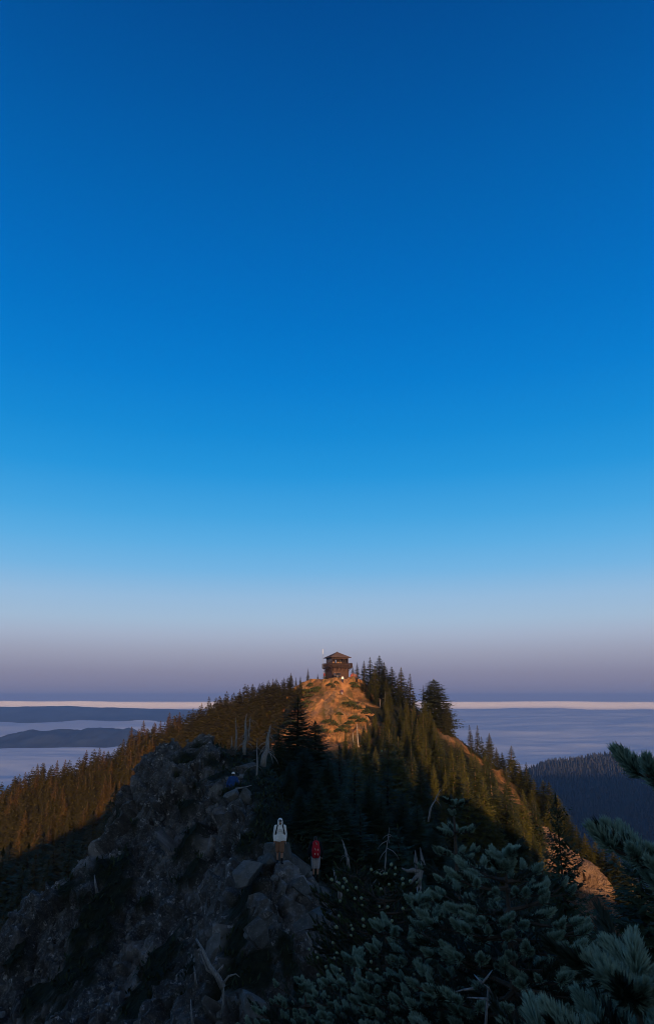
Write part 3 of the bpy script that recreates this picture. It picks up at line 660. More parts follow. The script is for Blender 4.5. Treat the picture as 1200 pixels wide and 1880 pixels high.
# --- firs behind the right-hand bare crest
G3 = 'firs behind the bare right crest'
for px, top, base, Y, k, w, lab in [(866, 1331, 1402, 146, 'spire', 0.85, 'thin spire fir, left one of the twin spires on the right skyline'), (877, 1332, 1404, 145, 'spire', 0.85, 'thin spire fir, right one of the twin spires on the right skyline'), (888, 1352, 1408, 144, 'spire', 1.1, None), (900, 1346, 1420, 143, 'mid', 1.1, 'full fir just right of the twin spires'),
                               (915, 1372, 1430, 142, 'mid', 1.0, None), (925, 1380, 1440, 141, 'mid', 1.1, None), (942, 1369, 1462, 139, 'mid', 1.2, 'tall full fir standing above the bare crest'), (958, 1400, 1475, 136, 'mid', 1.1, None), (971, 1399, 1490, 134, 'mid', 0.9, 'slim dark fir right of the tall full fir'), (985, 1430, 1500, 132, 'mid', 1.3, None), (1000, 1432, 1520, 130, 'mid', 1.4, None),
                               (1015, 1436, 1530, 128, 'mid', 1.3, None), (1030, 1460, 1545, 127, 'mid', 1.3, None), (1045, 1490, 1560, 126, 'mid', 1.2, None), (1062, 1516, 1585, 124, 'mid', 1.2, None), (1080, 1530, 1605, 122, 'mid', 1.3, None), (1098, 1540, 1620, 121, 'mid', 1.2, None), (1115, 1553, 1640, 119, 'mid', 1.3, None), (1135, 1560, 1660, 117, 'mid', 1.3, None),
                               (1150, 1575, 1680, 115, 'mid', 1.3, None), (980, 1450, 1510, 128, 'mid', 1.2, None), (1010, 1470, 1540, 125, 'mid', 1.2, None), (1125, 1600, 1680, 116, 'mid', 1.3, None), (1165, 1590, 1700, 113, 'mid', 1.3, None)]:
    tree_px(k, px, top, base, lab or 'green fir in the row behind the bare crest at right', G3, w * 1.25, Y=Y, lean=.04)
# --- lit and half-lit firs in the bowl between
G4 = 'firs in the hollow below the summit'; rng4 = random.Random(2)
for px, top, base, Y, k, w, lab in [(872, 1390, 1512, 94, 'mid', 1.0, 'tall sunlit yellow-green fir below the bare crest, leftmost of three'), (908, 1408, 1540, 91, 'mid', 1.05, 'tall sunlit fir below the bare crest, middle of three'), (945, 1470, 1575, 88, 'mid', 1.2, 'stout sunlit fir below the bare crest, rightmost of three'),
                               (930, 1440, 1560, 90, 'mid', 1.0, None), (838, 1384, 1490, 100, 'mid', 1.0, None), (820, 1372, 1450, 110, 'mid', 0.9, None), (770, 1320, 1430, 124, 'mid', 1.0, None), (785, 1345, 1450, 116, 'mid', 1.1, None), (745, 1330, 1420, 130, 'mid', 1.1, None), (725, 1318, 1400, 138, 'mid', 1.1, None),
                               (705, 1300, 1380, 148, 'mid', 1.2, None), (685, 1316, 1392, 142, 'mid', 1.2, None), (668, 1330, 1400, 138, 'mid', 1.1, None), (800, 1400, 1500, 100, 'mid', 0.9, None), (762, 1390, 1480, 108, 'mid', 0.9, None), (735, 1372, 1455, 115, 'mid', 1.1, None), (710, 1352, 1440, 122, 'mid', 1.2, None), (690, 1370, 1455, 114, 'mid', 1.1, None),
                               (668, 1372, 1440, 120, 'mid', 1.2, None), (650, 1360, 1420, 126, 'mid', 1.2, None), (634, 1342, 1400, 134, 'mid', 0.9, None), (645, 1395, 1455, 112, 'mid', 1.2, None), (750, 1425, 1510, 98, 'mid', 0.9, None), (778, 1440, 1520, 95, 'mid', 0.8, None), (728, 1410, 1490, 102, 'mid', 1.1, None), (860, 1440, 1530, 90, 'mid', 1.0, None),
                               (835, 1440, 1540, 88, 'mid', 0.9, None), (890, 1460, 1560, 84, 'mid', 1.1, None), (805, 1330, 1410, 130, 'mid', 1.3, None), (850, 1365, 1440, 120, 'mid', 0.9, None), (965, 1510, 1600, 90, 'mid', 1.1, None), (985, 1530, 1620, 92, 'mid', 1.0, None), (757, 1310, 1370, 140, 'spire', 1.3, None), (790, 1310, 1375, 140, 'spire', 1.4, None), (700, 1400, 1480, 105, 'mid', 1.0, None), (815, 1460, 1550, 85, 'mid', 1.0, None), (920, 1500, 1590, 84, 'mid', 1.1, None)]:
    tree_px(k, px, top, base, lab or 'fir on the slope of the hollow below the summit', G4, w * rng4.uniform(.85, 1.15), Y=Y, lean=.04)
def fill_bowl():
    rng = random.Random(6); n = 0; done = []
    for k in range(900):
        px = rng.uniform(640, 1000); lo = np.interp(px, [640, 700, 760, 820, 900, 1000], [1370, 1330, 1330, 1390, 1450, 1570]); py = rng.uniform(lo, 1600)
        g = hit_any(px, py)
        if g is None or g[1] < 62 or any(math.hypot(g[0] - a, g[1] - b) < 2.5 for a, b in done): continue
        if any(math.hypot(g[0] - a, g[1] - b) < 1.6 for a, b in TREES): continue
        rd, _ = seg_dist(np.array([g[0]]), np.array([g[1]]), RC); bd, _ = seg_dist(np.array([g[0]]), np.array([g[1]]), BALD_AX)
        if rd[0] < 6.0 or bd[0] < 7: continue
        h = np.interp(g[1], [65, 95, 130, 160], [8.0, 8.0, 6.2, 4.2]) * rng.uniform(.6, 1.15)
        tree('mid', g[0], g[1], g[2], h, 'smaller fir filling the hollow below the summit', 'smaller firs of the hollow', rng.uniform(.85, 1.2), rng, lean=.04); done.append((g[0], g[1])); n += 1
        if n >= 42: break
    n = 0
    for k in range(900):
        px = rng.uniform(672, 1010); lo = np.interp(px, [672, 690, 760, 815, 880, 940, 1010], [1315, 1298, 1300, 1345, 1395, 1450, 1530]); py = lo + rng.uniform(6, 95)
        g = hit_any(px, py)
        if g is None or g[1] < 62 or any(math.hypot(g[0] - a, g[1] - b) < 2.2 for a, b in done): continue
        rd, _ = seg_dist(np.array([g[0]]), np.array([g[1]]), RC); bd, _ = seg_dist(np.array([g[0]]), np.array([g[1]]), BALD_AX)
        if rd[0] < (6.0 if px > 790 else 2.6) or bd[0] < 8: continue
        h = np.interp(g[1], [80, 110, 140, 165], [7.0, 6.4, 5.6, 4.0]) * rng.uniform(.55, 1.15)
        tree('mid', g[0], g[1], g[2], h, 'smaller fir filling the hollow below the summit', 'smaller firs of the hollow', rng.uniform(.85, 1.2), rng, lean=.04); done.append((g[0], g[1])); n += 1
        if n >= 34: break
fill_bowl()
# --- dark shaded trees behind the hikers
G5 = 'dark trees in shade behind the hikers'
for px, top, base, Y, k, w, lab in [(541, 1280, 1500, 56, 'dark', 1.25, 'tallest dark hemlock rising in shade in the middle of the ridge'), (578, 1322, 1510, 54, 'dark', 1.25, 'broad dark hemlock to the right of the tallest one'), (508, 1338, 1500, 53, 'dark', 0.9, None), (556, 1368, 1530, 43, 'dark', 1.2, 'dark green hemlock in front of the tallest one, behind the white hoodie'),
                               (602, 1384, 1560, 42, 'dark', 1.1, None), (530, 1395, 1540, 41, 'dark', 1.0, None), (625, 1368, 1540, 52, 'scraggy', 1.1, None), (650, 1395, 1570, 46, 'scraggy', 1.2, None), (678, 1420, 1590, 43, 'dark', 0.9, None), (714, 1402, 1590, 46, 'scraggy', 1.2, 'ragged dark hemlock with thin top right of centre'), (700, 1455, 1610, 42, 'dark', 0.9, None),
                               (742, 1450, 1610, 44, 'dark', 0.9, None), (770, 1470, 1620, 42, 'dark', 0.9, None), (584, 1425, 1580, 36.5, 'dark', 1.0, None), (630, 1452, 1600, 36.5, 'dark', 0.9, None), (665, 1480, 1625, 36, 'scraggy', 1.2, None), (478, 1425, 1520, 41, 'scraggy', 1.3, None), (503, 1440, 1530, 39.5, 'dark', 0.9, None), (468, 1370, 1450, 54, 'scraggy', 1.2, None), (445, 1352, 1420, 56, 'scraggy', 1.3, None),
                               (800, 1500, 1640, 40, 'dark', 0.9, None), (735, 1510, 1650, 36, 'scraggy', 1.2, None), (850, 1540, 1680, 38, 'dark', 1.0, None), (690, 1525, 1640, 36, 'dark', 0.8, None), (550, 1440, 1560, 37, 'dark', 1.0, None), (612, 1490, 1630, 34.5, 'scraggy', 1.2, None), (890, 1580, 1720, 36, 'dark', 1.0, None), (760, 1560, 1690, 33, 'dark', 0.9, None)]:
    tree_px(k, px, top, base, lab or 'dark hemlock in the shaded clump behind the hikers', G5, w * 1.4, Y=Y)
# --- shaded slope left of the knob
rng_s = random.Random(4)
for px, top, Y in [(12, 1560, 62), (40, 1590, 58), (70, 1570, 66), (105, 1545, 70), (140, 1520, 72), (170, 1490, 78), (200, 1470, 80), (225, 1455, 84), (-15, 1610, 56), (20, 1640, 52), (55, 1625, 54), (95, 1580, 60), (130, 1560, 62), (165, 1530, 68), (190, 1500, 74), (5, 1680, 48), (35, 1660, 50), (150, 1550, 58), (180, 1535, 62), (85, 1610, 55), (120, 1530, 80), (60, 1550, 85), (20, 1530, 90), (-10, 1540, 84), (90, 1530, 90), (210, 1445, 95)]:
    d = at(px, top, Y); z = mount_z(d[0], d[1]); h = d[2] - z
    if h > 1.5: tree('slender', d[0], d[1], z, min(h, 16), 'shaded fir below the left foot of the rock knob', 'shaded firs left of the rock knob', 1.2, rng_s)
# --- lone dark trees at the right, nearer than the crest
tree_px('near', 1046, 1455, 1760, 'ragged black hemlock with drooping limbs in front of the bare crest', None, 0.62, Y=21)
tree_px('near', 1196, 1540, 1760, 'dark hemlock at the right edge behind the near fir branches', None, 1.1, Y=17)

# ------------------------------------------------------------------ dead trees
def dead_tree(base, top, r0, label, rng, stubs=9, blen=0.5, mat='dead', group=None, n=7, jag=True, bent=0.05):
    base, top = Vector(base), Vector(top); ax = top - base; L = ax.length
    root = empty('dead_tree', base); tag(root, label, 'dead tree', group)
    side = ax.orthogonal().normalized(); pts = []; rad = []
    for i in range(n):
        t = i / (n - 1); pts.append(ax * t + side * math.sin(t * 5 + rng.random()) * bent * L * 0.3 + Vector((rng.uniform(-1, 1), rng.uniform(-1, 1), 0)) * r0 * 0.4); rad.append(r0 * (1 - 0.84 * t) * rng.uniform(.9, 1.1))
    pts[0] -= Vector((0, 0, 0.3))
    t_ = MB().tube(pts, rad, 8)
    if jag:                                                     # splintered top
        for k in range(3):
            a = k * 2.1; o = pts[-1] + Vector((math.cos(a), math.sin(a), 0)) * rad[-1] * 0.5
            t_.tube([o - ax * 0.02, o + ax.normalized() * rng.uniform(1.5, 5) * rad[-1]], [rad[-1] * .5, rad[-1] * .08], 5)
    t_.build('trunk', M[mat], root, True)
    for k in range(stubs):
        t = rng.uniform(0.2, 0.97); i = min(int(t * (n - 1)), n - 2); f = t * (n - 1) - i; p = pts[i].lerp(pts[i + 1], f)
        a = rng.uniform(0, 6.28); l = blen * rng.uniform(.4, 1.3) * (1.1 - 0.6 * t); d = Vector((math.cos(a), math.sin(a), rng.uniform(-.7, .15)))
        q = [p, p + d * l * .5, p + d * l * .8 + Vector((0, 0, -.12 * l)), p + d * l + Vector((0, 0, -.35 * l))]; rr = max(0.012, rad[i] * 0.22)
        MB().tube(q, [rr, rr * .75, rr * .5, rr * .25], 5).build('branch', M[mat], root, True)
    return root
rng = random.Random(31)
def snag_px(px0, py0, px1, py1, Y, r, label, **k):
    r *= 0.72
    dead_tree(at(px0, py0, Y), at(px1, py1, Y + k.pop('dy', 0.3)), r, label, rng, **k)
GS = 'bleached snags in the dark trees'
snag_px(484, 1398, 498, 1333, 46, 0.26, 'thick pale leaning snag left of the tallest dark hemlock', blen=0.75, stubs=18)
snag_px(449, 1378, 452, 1312, 53, 0.22, 'pale forked snag standing upright above the blue jacket', blen=0.7, stubs=20)
snag_px(456, 1352, 460, 1316, 53, 0.09, 'thin pale snag close beside the forked snag', blen=0.9, stubs=10)
snag_px(433, 1372, 433, 1318, 54, 0.12, 'thin pale snag left of the forked snag', blen=0.5, stubs=14)
snag_px(425, 1366, 425, 1352, 54, 0.08, 'short pale stub snag leftmost of the bleached snags', blen=0.3, stubs=2)
snag_px(472, 1490, 473, 1356, 42, 0.12, 'long thin grey snag below the thick leaning one', blen=1.0, stubs=16)
snag_px(628, 1500, 632, 1460, 42, 0.06, 'small pale dead spike among the dark trees', blen=0.4, stubs=6)
snag_px(608, 1560, 610, 1452, 44, 0.10, 'dark grey snag with hanging twigs right of the white hoodie', blen=1.6, stubs=18)
snag_px(638, 1580, 628, 1542, 30, 0.09, 'short pale broken snag right of the red backpack', blen=0.3, stubs=4)
snag_px(786, 1492, 809, 1450, 26, 0.05, 'thin pale dead stem leaning right beside the fir top', blen=0.25, stubs=5)
snag_px(660, 1400, 655, 1330, 138, 0.24, 'sunlit pale snag among the firs under the bald summit face', mat='dead_warm', blen=0.9, stubs=8)
snag_px(668, 1395, 668, 1338, 138, 0.2, 'sunlit bare trunk right of the pale snag under the bald face', mat='dead_warm', blen=0.7, stubs=6)
snag_px(650, 1385, 648, 1345, 138, 0.16, 'short sunlit bare trunk left of the pale snag under the bald face', mat='dead_warm', blen=0.7, stubs=6)
snag_px(697, 1312, 698, 1283, 158, 0.18, 'pale dead trunk at the edge of the bald summit face', mat='dead_warm', blen=0.9, stubs=8)
snag_px(705, 1300, 707, 1270, 160, 0.13, 'thin pale dead trunk beside the bald face, under the shoulder firs', mat='dead_warm', blen=0.9, stubs=8)
snag_px(775, 1290, 777, 1258, 156, 0.15, 'dead topped stem with one bent bough left of the large broad fir', mat='bark_dark', blen=2.4, stubs=4)
snag_px(700, 1640, 715, 1520, 25, 0.05, 'thin grey dead stem in the shaded hollow', blen=0.6, stubs=12)
# fallen wood on the near rock
def log_px(pts, Y, r, label, twigs, name='dead_branch'):
    P = [Vector(at(px, py, Y + dy)) for px, py, dy in pts]; root = empty(name, P[-1]); tag(root, label, 'dead branch')
    P = [p - P[-1] for p in P]; k = len(P)
    MB().tube(P, [r * (0.25 + 0.75 * i / (k - 1)) for i in range(k)], 7).build('stem', M['dead'], root, True)
    for tw in twigs:
        Q = [Vector(at(px, py, Y)) - root.location for px, py in tw]; MB().tube(Q, [r * .45, r * .35, r * .2, r * .1][:len(Q)], 5).build('twig', M['dead'], root, True)
log_px([(360, 1724, .3), (372, 1745, .1), (385, 1775, 0), (398, 1792, 0), (409, 1814, 0)], 24.0, 0.10, 'forked grey dead branch lying on the dark rock at bottom left', [[(398, 1792), (380, 1782), (372, 1762), (368, 1752)], [(400, 1785), (408, 1776), (410, 1772)], [(409, 1808), (420, 1793), (433, 1789), (440, 1795)], [(409, 1812), (410, 1840), (405, 1865)]])
log_px([(356, 1774, .2), (358, 1790, 0), (360, 1808, 0)], 24.5, 0.04, 'thin pale dead stick left of the forked branch', [])
log_px([(350, 1835, .2), (351, 1860, 0), (354, 1885, 0)], 23.5, 0.04, 'thin dead stick at the bottom edge of the rock', [])
log_px([(173, 1607, .2), (175, 1622, 0), (178, 1640, 0)], 37, 0.08, 'pale dead stick on the upper left of the rock face', [])
log_px([(462, 1442, 0), (448, 1446, 0), (432, 1449, 0)], 39.6, 0.06, 'pale stick beside the blue jacket', [])
log_px([(560, 1725, 0), (572, 1735, 0), (580, 1742, 0), (600, 1736, 0)], 18.0, 0.06, 'crooked grey root at the foot of the near firs', [[(572, 1735), (566, 1722), (562, 1712)], [(580, 1742), (578, 1756), (575, 1765)]])
log_px([(612, 1595, 0), (617, 1618, 0), (622, 1630, 0), (625, 1652, 0)], 15.0, 0.05, 'bleached bent dead stem beside the round shrub', [[(620, 1622), (632, 1621), (634, 1626)], [(617, 1618), (614, 1605), (613, 1600)]])
def stump():
    Y = 8.6; c = Vector(at(765, 1622, Y)); root = empty('dead_stump', c); tag(root, 'broken silvery dead stump with splintered points beside the near fir', 'stump')
    def P(px, py, dy=0): return Vector(at(px, py, Y + dy)) - c
    MB().tube([P(768, 1628), P(770, 1604), P(776, 1588), P(771, 1556)], [.026, .034, .028, .003], 7).build('trunk', M['dead'], root, True)
    MB().tube([P(768, 1600), P(763, 1582), P(762, 1562)], [.030, .022, .004], 6).build('splinter', M['dead'], root, True)
    MB().tube([P(770, 1600), P(757, 1598), P(748, 1600), P(737, 1594)], [.030, .028, .018, .005], 6).build('root', M['dead'], root, True)
    MB().tube([P(768, 1606), P(757, 1618), P(753, 1624)], [.028, .018, .006], 6).build('root', M['dead'], root, True)
    MB().tube([P(762, 1600), P(768, 1612), P(770, 1618), P(762, 1621)], [.02, .018, .012, .005], 6).build('root', M['dead'], root, True)
    MB().tube([P(768, 1625), P(771, 1650), P(765, 1690)], [.028, .03, .03], 6).build('stem', M['dead'], root, True)
stump()
def twig_px(root_px, Y, label, limbs, r):
    c = Vector(at(*root_px, Y)); root = empty('dead_bough', c); tag(root, label, 'dead bough')
    for limb in limbs:
        Q = [Vector(at(px, py, Y + dy)) - c for px, py, dy in limb]; k = len(Q); MB().tube(Q, [r * (1 - .75 * i / max(1, k - 1)) for i in range(k)], 6).build('twig', M['dead'], root, True)
twig_px((892, 1880), 3.4, 'bare grey twigs sticking out of the dark gap under the near firs', [[(891, 1885, 0), (893, 1850, 0), (896, 1815, 0), (885, 1806, -.1), (880, 1800, -.1)], [(885, 1806, -.1), (895, 1793, -.1), (903, 1782, 0)], [(896, 1815, 0), (903, 1826, .05)], [(885, 1806, 0), (870, 1790, .1)], [(868, 1816, 0), (850, 1818, 0), (835, 1822, 0)], [(893, 1850, 0), (905, 1838, .1), (912, 1842, .1)], [(893, 1835, 0), (870, 1833, .1), (857, 1832, .1)]], 0.006)

# ------------------------------------------------------------------ boulders, rubble, heath
def boulder_mesh(rng, r, planes=14, sub=4, rough=0.05):
    import bmesh
    bm = bmesh.new(); bmesh.ops.create_icosphere(bm, subdivisions=sub, radius=1.0); V = np.array([v.co[:] for v in bm.verts]); F = [[v.index for v in f.verts] for f in bm.faces]; bm.free()
    for k in range(planes):
        n = np.array([rng.gauss(0, 1), rng.gauss(0, 1), rng.gauss(0, 1)]); n /= np.linalg.norm(n); d = rng.uniform(0.40, 0.74); e = V @ n - d; V = V - np.clip(e, 0, None)[:, None] * n
    o = rng.random() * 50; V = V * (1 + rough * fbm(V * 2.2 + o, 3, 4)[:, None]) + rough * 0.5 * np.stack([vnoise(V * 5 + o, 4), vnoise(V * 5 + o, 5), vnoise(V * 5 + o, 6)], -1)
    return V * np.array(r), np.array(F)
def boulder(px, py, Y, r, label, mat='boulder', rot=(0, 0, 0), seed=1, sink=0.0):
    V, F = boulder_mesh(random.Random(seed), tuple(q * 1.25 for q in r), 22, 4, 0.035); o = obj('boulder', mesh_data('boulder', V, F, M[mat]))
    p = at(px, py, Y); o.location = (p[0], p[1], p[2] - sink); o.rotation_euler = rot; tag(o, label, 'boulder', 'boulders on the near ridge'); return o
B = M
slab1 = boulder(507, 1572, 31.6, (0.72, 0.8, 0.95), 'square slab of grey rock right behind the white hoodie', seed=3, rot=(0.1, 0.05, 0.3))
boulder(541, 1590, 31.8, (0.9, 0.8, 0.55), 'sloping rock ramp to the right of the white hoodie', seed=8, rot=(0, 0.45, 0.2))
boulder(552, 1632, 30.0, (0.6, 0.5, 0.35), 'low rounded rock at the foot of the ramp near the red backpack', seed=12, rot=(0, .4, 0))
boulder(455, 1598, 30.2, (0.85, 0.6, 0.42), 'pale flat topped rock on the left below the white hoodie', 'boulder_pale', seed=5, rot=(.2, -.35, .3))
boulder(492, 1585, 30.9, (0.5, 0.5, 0.5), 'small blocky rock at the left foot of the hoodie slab', seed=15)
boulder(426, 1462, 39.2, (0.6, 0.5, 0.42), 'lichen spotted rock in front of the blue jacket', 'boulder_pale', seed=6)
boulder(398, 1450, 40.2, (0.45, 0.5, 0.5), 'small pale rock left of the blue jacket', 'boulder_pale', seed=9)
boulder(449, 1466, 39.0, (0.45, 0.5, 0.6), 'rough rock right of the lichen spotted one', seed=19)
boulder(448, 1420, 45, (0.8, 0.6, 0.9), 'tall grey rock under the dead snags', seed=21, rot=(0, .3, 0))
boulder(470, 1713, 25.5, (0.5, 0.5, 0.5), 'grey rock standing on the lower rock slope above the near firs', seed=23)
boulder(456, 1715, 25.4, (0.18, 0.2, 0.32), 'small upright pale stone on the lower rock slope', 'boulder_pale', seed=25, rot=(0, -.2, 0))
boulder(392, 1738, 24.5, (0.28, 0.3, 0.55), 'upright pale rock above the forked dead branch', 'boulder_pale', seed=27, rot=(0, .3, 0))
boulder(575, 1690, 19, (0.6, 0.5, 0.3), 'flat grey rock above the crooked root', seed=29, rot=(0, -.2, .2))
boulder(468, 1850, 10.5, (0.26, 0.24, 0.2), 'rounded grey boulder at the bottom edge left of the near firs', 'boulder_pale', seed=33)
boulder(318, 1430, 44.5, (0.7, 0.6, 0.5), 'pale rock on the brow of the cliff at left', 'boulder_pale', seed=35)
boulder(255, 1440, 45, (0.8, 0.7, 0.9), 'blocky rock at the top left corner of the cliff', seed=37)
boulder(372, 1392, 47.0, (0.6, 0.5, 0.9), 'upright joint block at the top of the rock knob', seed=39)

def rubble():
    rng = random.Random(77); protos = [boulder_mesh(rng, (1, 1, 1), 9, 1, 0.0) for _ in range(6)]; VV, FF, n = [], [], 0
    ys, xs = np.nonzero(RROCK > 0.5); k = np.random.default_rng(5).choice(len(ys), 6500, replace=True)
    for q in k:
        i, j = ys[q], xs[q]; p = RV[i, j]
        s = 0.045 + 0.17 * rng.random() ** 3.5; V, F = protos[rng.randrange(6)]; a = Matrix.Rotation(rng.uniform(0, 6), 3, 'X') @ Matrix.Rotation(rng.uniform(0, 6), 3, 'Z')
        U = (V * np.array([s, s * rng.uniform(.5, 1), s * rng.uniform(.4, .9)])) @ np.array(a).T + p + np.array([rng.uniform(-.06, .06), rng.uniform(-.06, .06), s * 0.1]); VV.append(U); FF.append(F + n); n += len(V)
    tag(obj('rubble', mesh_data('rubble', np.concatenate(VV), np.concatenate(FF), M['boulder_pale'])), 'loose pale stones strewn over the dark rock face', None, None, 'stuff')
rubble()
M['heath'] = foliage('heath_leaves', (0.014, 0.022, 0.011), (0.044, 0.056, 0.026), (0.03, 0.034, 0.016))
def heath():
    """low heath and grass on the shaded ridge, and scrub over the hollow behind it"""
    rng = np.random.default_rng(8); V, F = [], []
    def clump(P, nb, size, up):
        m = len(P); P = np.repeat(P, nb, 0); k = len(P); a = rng.uniform(0, 6.283, k); l = size * rng.uniform(.4, 1.25, k); e = rng.uniform(up[0], up[1], k)
        off = np.stack([rng.normal(0, size * .45, k), rng.normal(0, size * .45, k), rng.uniform(-.05, .25, k) * size], -1); o = P + off
        d = np.stack([np.cos(a) * np.cos(e), np.sin(a) * np.cos(e), np.sin(e)], -1) * l[:, None]; w = np.stack([-np.sin(a), np.cos(a), 0 * a], -1) * (l * rng.uniform(.08, .2, k))[:, None]
        q = np.stack([o, o + d * .5 + w, o + d, o + d * .5 - w], 1).reshape(-1, 3); b = sum(len(x) for x in V); V.append(q); F.append(np.arange(len(q)).reshape(-1, 4) + b)
    ys, xs = np.nonzero(RROCK < 0.35); k = rng.choice(len(ys), 9000); clump(RV[ys[k], xs[k]], 9, 0.30, (0.1, 1.3))
    tag(obj('heath', mesh_data('heath', np.concatenate(V), np.concatenate(F), M['heath'])), 'low dark heath and grass covering the shaded ridge', None, None, 'stuff')
    V.clear(); F.clear()
    xs = rng.uniform(-8, 52, 6000); ys = rng.uniform(64, 172, 6000); keep = []
    for x, y in zip(xs, ys):
        bd, _ = seg_dist(np.array([x]), np.array([y]), BALD_AX); rd, _ = seg_dist(np.array([x]), np.array([y]), RC)
        if (bd[0] > 9 and rd[0] > 3.5) or rng.random() < 0.05: keep.append((x, y, mount_z(x, y)))
    clump(np.array(keep), 9, 0.32, (0.1, 1.2))
    tag(obj('scrub', mesh_data('scrub', np.concatenate(V), np.concatenate(F), M['heath'])), 'low green scrub between the firs of the hollow', None, None, 'stuff')
heath()

def shrub(px, py, r, label, group, mat='fol_summit', hgt=0.7, seed=1):
    g = hit_any(px, py)
    if g is None: return
    rng = np.random.default_rng(seed); n = 260; ph = rng.uniform(0, 6.28, n); u = np.sqrt(rng.random(n)); zz = (1 - u ** 2) * hgt * rng.uniform(.5, 1, n)
    o = np.stack([u * r * np.cos(ph), u * r * np.sin(ph) * .8, zz], -1); a = rng.uniform(0, 6.28, n); e = rng.uniform(.1, 1.3, n); l = r * rng.uniform(.14, .34, n)
    d = np.stack([np.cos(a) * np.cos(e), np.sin(a) * np.cos(e), np.sin(e)], -1) * l[:, None]; w = np.stack([-np.sin(a), np.cos(a), 0 * a], -1) * (l * .35)[:, None]
    V = np.stack([o, o + d * .5 + w, o + d, o + d * .5 - w], 1).reshape(-1, 3); root = empty('shrub', tuple(g), 0); obj('foliage', mesh_data('foliage', V, np.arange(4 * n).reshape(-1, 4), M[mat]), root)
    mb = MB()
    for k in range(5): mb.tube([(0, 0, -.1), (r * .5 * math.cos(k * 1.3), r * .4 * math.sin(k * 1.3), hgt * .5)], [.03, .012], 4)
    mb.build('stem', M['bark'], root); tag(root, label, 'shrub', group)
GB = 'low shrubs on the bare summit face'
for k, (px, py, r) in enumerate([(606, 1259, .9), (617, 1256, .7), (612, 1263, .6), (582, 1266, 1.5), (575, 1272, 1.8), (568, 1281, 1.5), (640, 1294, 1.7), (647, 1299, 1.2), (657, 1303, 1.0), (622, 1313, .9), (603, 1328, 1.5), (612, 1333, 1.1), (565, 1292, 1.6), (555, 1300, 1.9), (586, 1342, 1.6), (633, 1337, 1.5), (642, 1330, 1.1), (672, 1311, 1.2), (648, 1257, 1.1), (651, 1263, 1.3), (570, 1261, 1.1), (559, 1270, 1.5), (597, 1346, 1.3), (625, 1345, 1.4), (652, 1320, 1.4), (664, 1326, 1.3)]):
    shrub(px, py, r, 'low dark green shrub on the bare tan summit face', GB, hgt=.5 + .2 * (k % 3), seed=k + 3)
GL = 'green scrub on the slope left of the bare face'
for k, (px, py, r) in enumerate([(548, 1275, 1.6), (538, 1285, 1.8), (525, 1292, 1.8), (515, 1302, 1.8), (530, 1308, 2.0), (545, 1312, 1.7), (505, 1312, 1.9), (495, 1322, 1.8), (470, 1318, 1.8), (455, 1330, 1.8), (480, 1305, 1.7), (510, 1298, 1.6), (525, 1278, 1.5), (520, 1325, 1.9), (485, 1335, 1.8), (535, 1330, 1.8), (550, 1292, 1.5), (505, 1335, 1.8), (470, 1340, 1.8)]):
    if k % 3: shrub(px, py, r, 'russet scrub bush on the open slope left of the bare face', GL, 'russet', .9, seed=k + 53)
    else: shrub(px, py, r, 'olive green scrub bush on the open slope left of the bare face', GL, 'fol_mid', .8, seed=k + 53)

# ------------------------------------------------------------------ the lookout
M['siding'] = plain('brown_stained_boards', (0.060, 0.034, 0.029), 0.8, 0.2, 0.3, 3, 0.2)
M['trim'] = plain('dark_brown_trim', (0.036, 0.022, 0.020), 0.8, 0.2, 0.2, 3)
M['roof'] = plain('brown_shingle', (0.085, 0.060, 0.060), 0.85, 0.15, 0.3, 2.5, 0.3)
M['inner'] = plain('varnished_inside_boards', (0.45, 0.26, 0.13), 0.6, 0.3, 0.15, 2)
M['white'] = plain('white_paint', (0.78, 0.78, 0.78), 0.5, 0.4, 0.04)
M['metal'] = plain('grey_metal', (0.30, 0.31, 0.33), 0.4, 0.5, 0.05, Metallic=0.7)
def glass():
    t = NT('window_glass'); t.t.nodes.remove(t.b); tr = t.n('ShaderNodeBsdfTransparent'); gl = t.n('ShaderNodeBsdfGlossy'); gl.inputs['Roughness'].default_value = 0.02
    fr = t.n('ShaderNodeFresnel'); fr.inputs['IOR'].default_value = 1.5; f = t.math('ADD', t.math('MULTIPLY', fr.outputs[0], 1.6), 0.03, True)
    mx = t.n('ShaderNodeMixShader'); t.l(f, mx.inputs[0]); t.l(tr.outputs[0], mx.inputs[1]); t.l(gl.outputs[0], mx.inputs[2]); t.l(mx.outputs[0], t.out.inputs['Surface']); return t.m
M['glass'] = glass()
LK = at(619, 1247, 175); LKZ = float(LK[2]); LK_RZ = math.radians(20)
